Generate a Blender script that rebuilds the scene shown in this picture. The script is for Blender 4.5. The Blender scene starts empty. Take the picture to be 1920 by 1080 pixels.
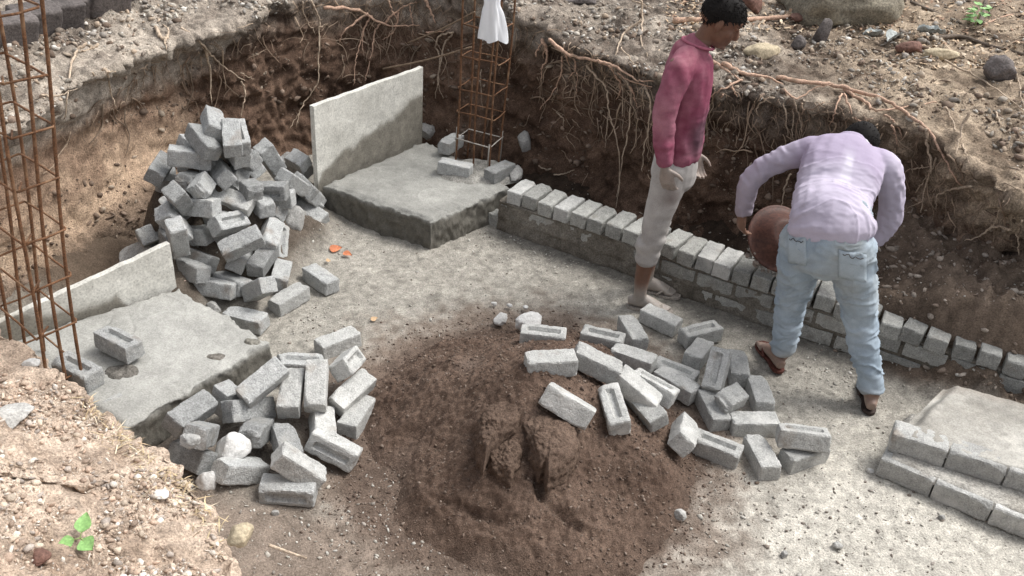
import bpy, bmesh, math, random
import numpy as np
from mathutils import Matrix, Vector, Quaternion
from mathutils.bvhtree import BVHTree

# ------------------------------------------------------------------ camera, sky, sun, exposure
SC = bpy.context.scene
COL = SC.collection
CAM_H, PITCH, ROLL, FPX = 2.655, math.radians(31.75), math.radians(4.3), 1680.0
_fw = np.array([0, math.cos(PITCH), -math.sin(PITCH)]); _r = np.array([1., 0, 0]); _u = np.array([0, math.sin(PITCH), math.cos(PITCH)])
_rt = math.cos(ROLL)*_r + math.sin(ROLL)*_u; _up = -math.sin(ROLL)*_r + math.cos(ROLL)*_u
CAMR = np.array([_rt, _up, _fw]); CAMO = np.array([0, 0, CAM_H])
cd = bpy.data.cameras.new('camera'); cam = bpy.data.objects.new('camera', cd); COL.objects.link(cam)
cam.matrix_world = Matrix(((_rt[0], _up[0], -_fw[0], 0), (_rt[1], _up[1], -_fw[1], 0), (_rt[2], _up[2], -_fw[2], CAM_H), (0, 0, 0, 1)))
cd.sensor_width = 36; cd.lens = FPX/1920*36; cd.clip_start = .05; cd.clip_end = 500
SC.camera = cam
SUN_EL, SUN_AZ = math.radians(57), math.radians(70)      # sun high behind thin cloud, to the right of the viewer
w = bpy.data.worlds.new('World'); SC.world = w; w.use_nodes = True
wn = w.node_tree.nodes; wl = w.node_tree.links
sky = wn.new('ShaderNodeTexSky'); sky.sky_type = 'NISHITA'; sky.sun_disc = False
sky.sun_elevation = SUN_EL; sky.sun_rotation = SUN_AZ; sky.dust_density = 4.0; sky.air_density = 1.0; sky.ozone_density = 1.0
hs = wn.new('ShaderNodeHueSaturation'); hs.inputs['Saturation'].default_value = .22     # a white overcast sky
bg = wn['Background']; bg.inputs['Strength'].default_value = .125
wl.new(sky.outputs[0], hs.inputs['Color']); wl.new(hs.outputs[0], bg.inputs['Color'])
sl = bpy.data.lights.new('sun', 'SUN'); sl.energy = 1.5; sl.angle = math.radians(25); sl.color = (1, .97, .92)
sun = bpy.data.objects.new('sun', sl); COL.objects.link(sun)
_sd = Vector((math.sin(SUN_AZ)*math.cos(SUN_EL), math.cos(SUN_AZ)*math.cos(SUN_EL), math.sin(SUN_EL)))
sun.rotation_euler = (-_sd).to_track_quat('-Z', 'Y').to_euler()
SC.view_settings.view_transform = 'Standard'; SC.view_settings.look = 'None'; SC.view_settings.gamma = 1
SC.view_settings.exposure = 0.88
SC.view_settings.use_curve_mapping = False

# ------------------------------------------------------------------ helpers
def ray(px, py): return CAMR.T @ np.array([(px-960)/FPX, -(py-540)/FPX, 1.])
def at(px, py, z=0.):                 # where the sight line through a photo point meets height z
    d = ray(px, py); return CAMO + d*((z-CAM_H)/d[2])
def aty(px, py, Y):                   # ... or the upright plane y = Y
    d = ray(px, py); return CAMO + d*(Y/d[1])
def sstep(a, b, x): t = np.clip((x-a)/(b-a), 0, 1); return t*t*(3-2*t)
def _hash(ix, iy, iz, s):
    n = (ix.astype(np.int64)*73856093 ^ iy.astype(np.int64)*19349663 ^ iz.astype(np.int64)*83492791 ^ (s*2654435761)) & 0xffffffff
    n = ((n ^ (n >> 13))*1274126177) & 0xffffffff
    n = ((n ^ (n >> 16))*2246822519) & 0xffffffff
    return ((n ^ (n >> 15)) & 0xffffff)/float(0xffffff)
def noise(P, s=0):                    # value noise, -1..1
    P = np.asarray(P, float); i = np.floor(P).astype(np.int64); f = P-i; f = f*f*f*(f*(f*6-15)+10)
    r = 0
    for dx in (0, 1):
        wx = f[..., 0] if dx else 1-f[..., 0]
        for dy in (0, 1):
            wy = f[..., 1] if dy else 1-f[..., 1]
            for dz in (0, 1):
                wz = f[..., 2] if dz else 1-f[..., 2]
                r = r + wx*wy*wz*_hash(i[..., 0]+dx, i[..., 1]+dy, i[..., 2]+dz, s)
    return r*2-1
def fbm(P, o=4, s=0, g=.5):
    r = 0; a = 1; t = 0; P = np.asarray(P, float)
    for k in range(o): r = r + a*noise(P*(2.03**k)+k*17.3, s+k); t += a; a *= g
    return r/t
def worley(P, s=0):                   # nearest-point distance
    P = np.asarray(P, float); i = np.floor(P).astype(np.int64); best = np.full(P.shape[:-1], 9.)
    for dx in (-1, 0, 1):
        for dy in (-1, 0, 1):
            for dz in (-1, 0, 1):
                c = [i[..., 0]+dx, i[..., 1]+dy, i[..., 2]+dz]
                d = 0
                for k in range(3): d = d + (c[k]+_hash(c[0], c[1], c[2], s+k+1)-P[..., k])**2
                best = np.minimum(best, d)
    return np.sqrt(best)
def tag(o, label=None, cat=None, group=None, kind=None):
    if label: o['label'] = label
    if cat: o['category'] = cat
    if group: o['group'] = group
    if kind: o['kind'] = kind
    return o
def worg(o):
    v = Vector((0, 0, 0))
    while o is not None: v = v + o.location; o = o.parent
    return v
def empty(name, loc):
    o = bpy.data.objects.new(name, None); COL.objects.link(o); o.location = Vector([float(a) for a in loc]); o.empty_display_size = .05; return o
def mesh(name, V, F, mats=None, smooth=True, col=None):
    me = bpy.data.meshes.new(name); V = np.asarray(V, np.float32)
    if isinstance(F, np.ndarray):
        n, k = F.shape
        me.vertices.add(len(V)); me.vertices.foreach_set('co', V.ravel())
        me.loops.add(n*k); me.loops.foreach_set('vertex_index', F.astype(np.int32).ravel())
        me.polygons.add(n); me.polygons.foreach_set('loop_start', np.arange(0, n*k, k, dtype=np.int32)); me.polygons.foreach_set('loop_total', np.full(n, k, np.int32))
        me.update(calc_edges=True)
    else:
        me.from_pydata([tuple(map(float, v)) for v in V], [], F); me.update()
    if smooth: me.polygons.foreach_set('use_smooth', np.ones(len(me.polygons), bool))
    if col is not None:
        a = me.color_attributes.new('Col', 'FLOAT_COLOR', 'POINT'); c = np.ones((len(V), 4), np.float32); c[:, :3] = col; a.data.foreach_set('color', c.ravel())
    for m in (mats if isinstance(mats, (list, tuple)) else [mats] if mats else []): me.materials.append(m)
    return me
def obj(name, me, parent=None, loc=None):
    o = bpy.data.objects.new(name, me); COL.objects.link(o)
    if parent is not None: o.parent = parent
    if loc is not None: o.location = Vector([float(a) for a in loc])
    return o
def wobj(name, V, F, mat, parent=None, smooth=True, col=None, base=None):
    """mesh given in world coordinates; its origin is the parent's, or base"""
    org = np.array(worg(parent)) if parent is not None else (np.asarray(base, float) if base is not None else np.zeros(3))
    me = mesh(name, np.asarray(V, float)-org, F, mat, smooth, col)
    return obj(name, me, parent, None if parent is not None else org)
def gridF(nu, nv, closed=False):
    i = np.arange(nu if closed else nu-1)[:, None]; j = np.arange(nv-1)[None, :]; i2 = (i+1) % nu
    return np.stack([(i*nv+j)+0*j, i2*nv+j, i2*nv+j+1, i*nv+j+1], -1).reshape(-1, 4)
def catmull(P, n):
    P = np.asarray(P, float); m = len(P)
    if m == 2: t = np.linspace(0, 1, n)[:, None]; return P[0]*(1-t)+P[1]*t
    Q = np.vstack([2*P[0]-P[1], P, 2*P[-1]-P[-2]])
    t = np.linspace(0, m-1-1e-6, n); k = t.astype(int); f = (t-k)[:, None]
    a, b, c, d = Q[k], Q[k+1], Q[k+2], Q[k+3]
    return .5*((2*b)+(c-a)*f+(2*a-5*b+4*c-d)*f**2+(3*b-a-3*c+d)*f**3)
def tube(P, rad, n=7, rough=0, seed=0):
    P = np.asarray(P, float); m = len(P); rad = np.broadcast_to(np.asarray(rad, float), (m,))
    T = np.gradient(P, axis=0); T /= np.linalg.norm(T, axis=1)[:, None]+1e-9
    ref = np.array([0, 0, 1.]) if abs(T[0][2]) < .9 else np.array([1., 0, 0])
    V = []; u = np.cross(T[0], ref); u /= np.linalg.norm(u)
    rs = np.random.RandomState(seed); ang = np.arange(n)/n*2*math.pi
    for k in range(m):
        u = u-T[k]*(u@T[k]); u /= np.linalg.norm(u)+1e-9; v = np.cross(T[k], u)
        rr = rad[k]*(1+rough*rs.uniform(-1, 1, n))
        V.append(P[k]+rr[:, None]*(np.cos(ang)[:, None]*u+np.sin(ang)[:, None]*v))
    V = np.vstack(V+[P[:1], P[-1:]])
    F = []
    for k in range(m-1):
        for j in range(n): F.append((k*n+j, k*n+(j+1) % n, (k+1)*n+(j+1) % n, (k+1)*n+j))
    for j in range(n): F.append((m*n, (j+1) % n, j)); F.append((m*n+1, (m-1)*n+j, (m-1)*n+(j+1) % n))
    return V, F
def merge(parts):
    V = []; F = []; o = 0
    for v, f in parts:
        V.append(np.asarray(v, float)); F += [tuple(i+o for i in q) for q in f]; o += len(v)
    return np.vstack(V), F
_ico = None
def ico(sub=1):
    bm = bmesh.new(); bmesh.ops.create_icosphere(bm, subdivisions=sub, radius=1)
    V = np.array([v.co[:] for v in bm.verts]); F = np.array([[v.index for v in f.verts] for f in bm.faces]); bm.free(); return V, F
def rotmats(n, rs):
    q = rs.normal(size=(n, 4)); q /= np.linalg.norm(q, axis=1)[:, None]; a, b, c, d = q.T
    return np.stack([np.stack([1-2*(c*c+d*d), 2*(b*c-a*d), 2*(b*d+a*c)], -1), np.stack([2*(b*c+a*d), 1-2*(b*b+d*d), 2*(c*d-a*b)], -1), np.stack([2*(b*d-a*c), 2*(c*d+a*b), 1-2*(b*b+c*c)], -1)], -2)
def stones(P, size, col, rs, flat=.65):
    """many small stones merged: positions, sizes, colours"""
    V0, F0 = ico(1); n = len(P)
    S = rs.uniform(.6, 1.25, (n, 1, 3)); S[:, :, 2] *= flat
    V = V0[None]*(1+rs.uniform(-.28, .28, (n, len(V0), 1)))*S*np.asarray(size)[:, None, None]
    a = rs.uniform(0, 6.28, n); ca, sa = np.cos(a), np.sin(a); z = np.zeros(n); o = np.ones(n)
    Rz = np.stack([np.stack([ca, -sa, z], -1), np.stack([sa, ca, z], -1), np.stack([z, z, o], -1)], -2)
    tl = rotmats(n, rs)*.45+Rz*.75
    V = np.einsum('nij,nvj->nvi', tl, V)+np.asarray(P)[:, None, :]
    F = (F0[None]+(np.arange(n)*len(V0))[:, None, None]).reshape(-1, 3)
    C = np.repeat(np.asarray(col)[:, None, :], len(V0), 1).reshape(-1, 3)
    return V.reshape(-1, 3), F, C

# ------------------------------------------------------------------ materials
def mat(name, color=None, rough=.9, var=.25, scale=(30, 140), bump=.4, bdist=.004, attr=False, tint=None, objvar=0, spec=.25, speck=0, metal=0, sss=0, dirt=None):
    m = bpy.data.materials.new(name); m.use_nodes = True; nt = m.node_tree; N = nt.nodes; L = nt.links
    b = N['Principled BSDF']; b.inputs['Roughness'].default_value = rough; b.inputs['Specular IOR Level'].default_value = spec; b.inputs['Metallic'].default_value = metal
    tc = N.new('ShaderNodeTexCoord'); src = tc.outputs['Object']
    if objvar:
        oi = N.new('ShaderNodeObjectInfo'); ad = N.new('ShaderNodeVectorMath'); ad.operation = 'MULTIPLY_ADD'
        L.new(oi.outputs['Random'], ad.inputs[0]); ad.inputs[1].default_value = (37, 17, 53); L.new(src, ad.inputs[2]); src = ad.outputs[0]
    if attr:
        a = N.new('ShaderNodeAttribute'); a.attribute_name = 'Col'; c = a.outputs['Color']
    else:
        r = N.new('ShaderNodeRGB'); r.outputs[0].default_value = (*color, 1); c = r.outputs[0]
    hts = []
    for k, s in enumerate(scale):
        n = N.new('ShaderNodeTexNoise'); n.inputs['Scale'].default_value = s; n.inputs['Detail'].default_value = 8; n.inputs['Roughness'].default_value = .65
        L.new(src, n.inputs['Vector']); hts.append(n.outputs['Fac'])
        mr = N.new('ShaderNodeMapRange'); mr.inputs['From Min'].default_value = .28; mr.inputs['From Max'].default_value = .72
        vk = min(.85, var*(1.7 if k else 1)); mr.inputs['To Min'].default_value = 1-vk; mr.inputs['To Max'].default_value = 1+vk; L.new(n.outputs['Fac'], mr.inputs['Value'])
        mx = N.new('ShaderNodeMix'); mx.data_type = 'RGBA'; mx.blend_type = 'MULTIPLY'; mx.inputs['Factor'].default_value = 1
        L.new(c, mx.inputs['A']); L.new(mr.outputs[0], mx.inputs['B']); c = mx.outputs['Result']
    for tint in [q_ for q_ in (tint, dirt) if q_]:
        n = N.new('ShaderNodeTexNoise'); n.inputs['Scale'].default_value = tint[1]; n.inputs['Detail'].default_value = 5; L.new(src, n.inputs['Vector'])
        cr = N.new('ShaderNodeMapRange'); cr.inputs['From Min'].default_value = tint[2]; cr.inputs['From Max'].default_value = tint[2]+.18; L.new(n.outputs['Fac'], cr.inputs['Value'])
        mx = N.new('ShaderNodeMix'); mx.data_type = 'RGBA'; L.new(cr.outputs[0], mx.inputs['Factor']); L.new(c, mx.inputs['A']); mx.inputs['B'].default_value = (*tint[0], 1); c = mx.outputs['Result']
    if speck:
        v = N.new('ShaderNodeTexVoronoi'); v.inputs['Scale'].default_value = speck; L.new(src, v.inputs['Vector'])
        cr = N.new('ShaderNodeMapRange'); cr.inputs['From Min'].default_value = .05; cr.inputs['From Max'].default_value = .32; cr.inputs['To Min'].default_value = .55; cr.inputs['To Max'].default_value = 1.
        L.new(v.outputs['Distance'], cr.inputs['Value']); mx = N.new('ShaderNodeMix'); mx.data_type = 'RGBA'; mx.blend_type = 'MULTIPLY'; mx.inputs['Factor'].default_value = .8
        L.new(c, mx.inputs['A']); L.new(cr.outputs[0], mx.inputs['B']); c = mx.outputs['Result']
    if objvar:
        mr = N.new('ShaderNodeMapRange'); mr.inputs['To Min'].default_value = 1-objvar; mr.inputs['To Max'].default_value = 1+objvar; L.new(oi.outputs['Random'], mr.inputs['Value'])
        mx = N.new('ShaderNodeMix'); mx.data_type = 'RGBA'; mx.blend_type = 'MULTIPLY'; mx.inputs['Factor'].default_value = 1; L.new(c, mx.inputs['A']); L.new(mr.outputs[0], mx.inputs['B']); c = mx.outputs['Result']
    L.new(c, b.inputs['Base Color'])
    if bump:
        ad = hts[0]
        if len(hts) > 1:
            mm = N.new('ShaderNodeMath'); mm.operation = 'ADD'; L.new(hts[0], mm.inputs[0]); L.new(hts[1], mm.inputs[1]); ad = mm.outputs[0]
        bp = N.new('ShaderNodeBump'); bp.inputs['Strength'].default_value = bump; bp.inputs['Distance'].default_value = bdist
        L.new(ad, bp.inputs['Height']); L.new(bp.outputs[0], b.inputs['Normal'])
    if sss: b.inputs['Subsurface Weight'].default_value = sss; b.inputs['Subsurface Radius'].default_value = (.01, .004, .002); b.inputs['Subsurface Scale'].default_value = .5
    return m
M = {}
M['soil'] = mat('soil', attr=True, var=.38, scale=(22, 120), bump=.9, bdist=.012, rough=.95, spec=.1)
M['floor'] = mat('pit_floor', attr=True, var=.30, scale=(18, 130), bump=.8, bdist=.008, rough=.95, spec=.1)
M['heap'] = mat('damp_mortar', attr=True, var=.38, scale=(45, 210), bump=1.0, bdist=.007, rough=.9, spec=.15)
M['gravel'] = mat('gravel_stone', attr=True, var=.22, scale=(60, 300), bump=.5, bdist=.003, rough=.9)
M['block'] = mat('grey_block', (.34, .345, .34), var=.26, scale=(30, 170), bump=.95, bdist=.006, objvar=.30, dirt=((.20, .165, .135), 7, .60), rough=.95, spec=.1, tint=((.40, .395, .375), 9, .56), speck=150)
M['blockpale'] = mat('pale_block', (.43, .43, .415), var=.22, scale=(30, 170), bump=.95, bdist=.006, objvar=.16, dirt=((.27, .23, .19), 7, .63), rough=.95, spec=.1, tint=((.60, .595, .57), 8, .54), speck=150)
M['wallblock'] = mat('wall_block', (.35, .35, .33), var=.26, scale=(30, 170), bump=.9, bdist=.006, objvar=.2, rough=.95, spec=.1, tint=((.27, .25, .22), 9, .58), speck=150)
M['mortar'] = mat('mortar', attr=True, var=.3, scale=(20, 110), bump=.9, bdist=.01, rough=.95, spec=.1)
M['concrete'] = mat('fresh_concrete', attr=True, var=.17, scale=(9, 130), bump=.55, bdist=.006, rough=.88, spec=.2)
M['board'] = mat('cement_board', attr=True, var=.16, scale=(12, 90), bump=.35, bdist=.003, rough=.85, speck=60)
M['rust'] = mat('rusty_steel', (.135, .068, .036), var=.4, scale=(25, 160), bump=.5, bdist=.002, rough=.85, tint=((.24, .15, .09), 14, .55))
M['dustysteel'] = mat('dusty_steel', (.36, .335, .30), var=.25, scale=(40, 160), bump=.4, bdist=.002, rough=.85, tint=((.2, .13, .09), 20, .6))
M['root'] = mat('pink_root', (.50, .335, .245), var=.35, scale=(40, 170), bump=.7, bdist=.003, rough=.85, tint=((.26, .185, .13), 14, .55))
M['rootpale'] = mat('pale_root', (.46, .365, .275), var=.35, scale=(40, 170), bump=.7, bdist=.003, rough=.85, tint=((.2, .15, .11), 14, .56))
M['rootdark'] = mat('dull_root', (.20, .145, .10), var=.3, scale=(40, 170), bump=.5, bdist=.002, rough=.85)
M['boulder'] = mat('boulder_stone', (.22, .195, .15), var=.35, scale=(8, 70), bump=.8, bdist=.012, rough=.9, tint=((.36, .33, .25), 6, .57))
M['darkstone'] = mat('dark_stone', (.125, .11, .105), var=.3, scale=(12, 80), bump=.6, bdist=.008, rough=.85, objvar=.2)
M['redstone'] = mat('reddish_stone', (.17, .095, .075), var=.3, scale=(14, 80), bump=.6, bdist=.008, rough=.85)
M['tanstone'] = mat('tan_stone', (.44, .37, .26), var=.25, scale=(14, 90), bump=.6, bdist=.006, rough=.9)
M['whitestone'] = mat('white_rubble', (.58, .575, .56), var=.15, scale=(16, 110), bump=.6, bdist=.006, rough=.9, objvar=.1)
M['greystone'] = mat('grey_rubble', (.36, .355, .34), var=.25, scale=(16, 110), bump=.7, bdist=.006, rough=.9, objvar=.15)
M['bag'] = mat('white_plastic', (.80, .81, .83), var=.04, scale=(20,), bump=.2, bdist=.002, rough=.45, spec=.4)
M['scrap'] = mat('grey_scrap', (.34, .36, .35), var=.25, scale=(20, 90), bump=.4, bdist=.003, rough=.6)
M['leaf'] = mat('green_leaf', (.24, .43, .15), var=.18, scale=(30, 120), bump=.3, bdist=.001, rough=.5, spec=.35)
M['stem'] = mat('green_stem', (.25, .33, .12), var=.2, scale=(40,), bump=0, rough=.6)
M['orangeleaf'] = mat('orange_leaf', (.55, .20, .10), var=.2, scale=(30, 100), bump=.3, bdist=.001, rough=.7)
M['tanleaf'] = mat('tan_leaf', (.52, .36, .22), var=.2, scale=(30, 100), bump=.3, bdist=.001, rough=.7)
M['straw'] = mat('dry_straw', attr=True, var=.2, scale=(30,), bump=0, rough=.8)
M['stick'] = mat('dark_stick', (.12, .095, .075), var=.3, scale=(20, 120), bump=.5, bdist=.003, rough=.85)
M['maroon'] = mat('maroon_knit', attr=True, var=.16, scale=(14, 420), bump=.25, bdist=.002, rough=.95, spec=.1)
M['lilac'] = mat('lilac_cotton', attr=True, var=.05, scale=(12, 320), bump=.15, bdist=.0015, rough=.9, spec=.15)
M['denim'] = mat('pale_denim', attr=True, var=.10, scale=(16, 420), bump=.25, bdist=.0015, rough=.95, spec=.1)
M['trouser'] = mat('dusty_trouser', attr=True, var=.12, scale=(14, 300), bump=.2, bdist=.002, rough=.95, spec=.1)
M['skin'] = mat('skin', attr=True, var=.10, scale=(25, 240), bump=.15, bdist=.001, rough=.55, spec=.35, sss=.06)
M['hair'] = mat('black_hair', (.010, .0085, .008), var=.3, scale=(80, 300), bump=.3, bdist=.001, rough=.75, spec=.15)
M['sole'] = mat('rubber_sole', (.05, .035, .03), var=.3, scale=(30, 120), bump=.2, rough=.7)
M['dustysole'] = mat('dusty_sole', (.34, .305, .27), var=.3, scale=(30, 120), bump=.3, rough=.9)
M['strap'] = mat('brown_strap', (.11, .04, .03), var=.25, scale=(30, 120), bump=.2, rough=.6)
M['basin'] = mat('rusty_basin', (.078, .030, .020), var=.35, scale=(10, 70), bump=.3, bdist=.002, rough=.6, spec=.4, tint=((.10, .045, .03), 7, .55))
M['twine'] = mat('dark_wire', (.06, .05, .045), var=.2, scale=(40,), bump=0, rough=.7)

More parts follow.
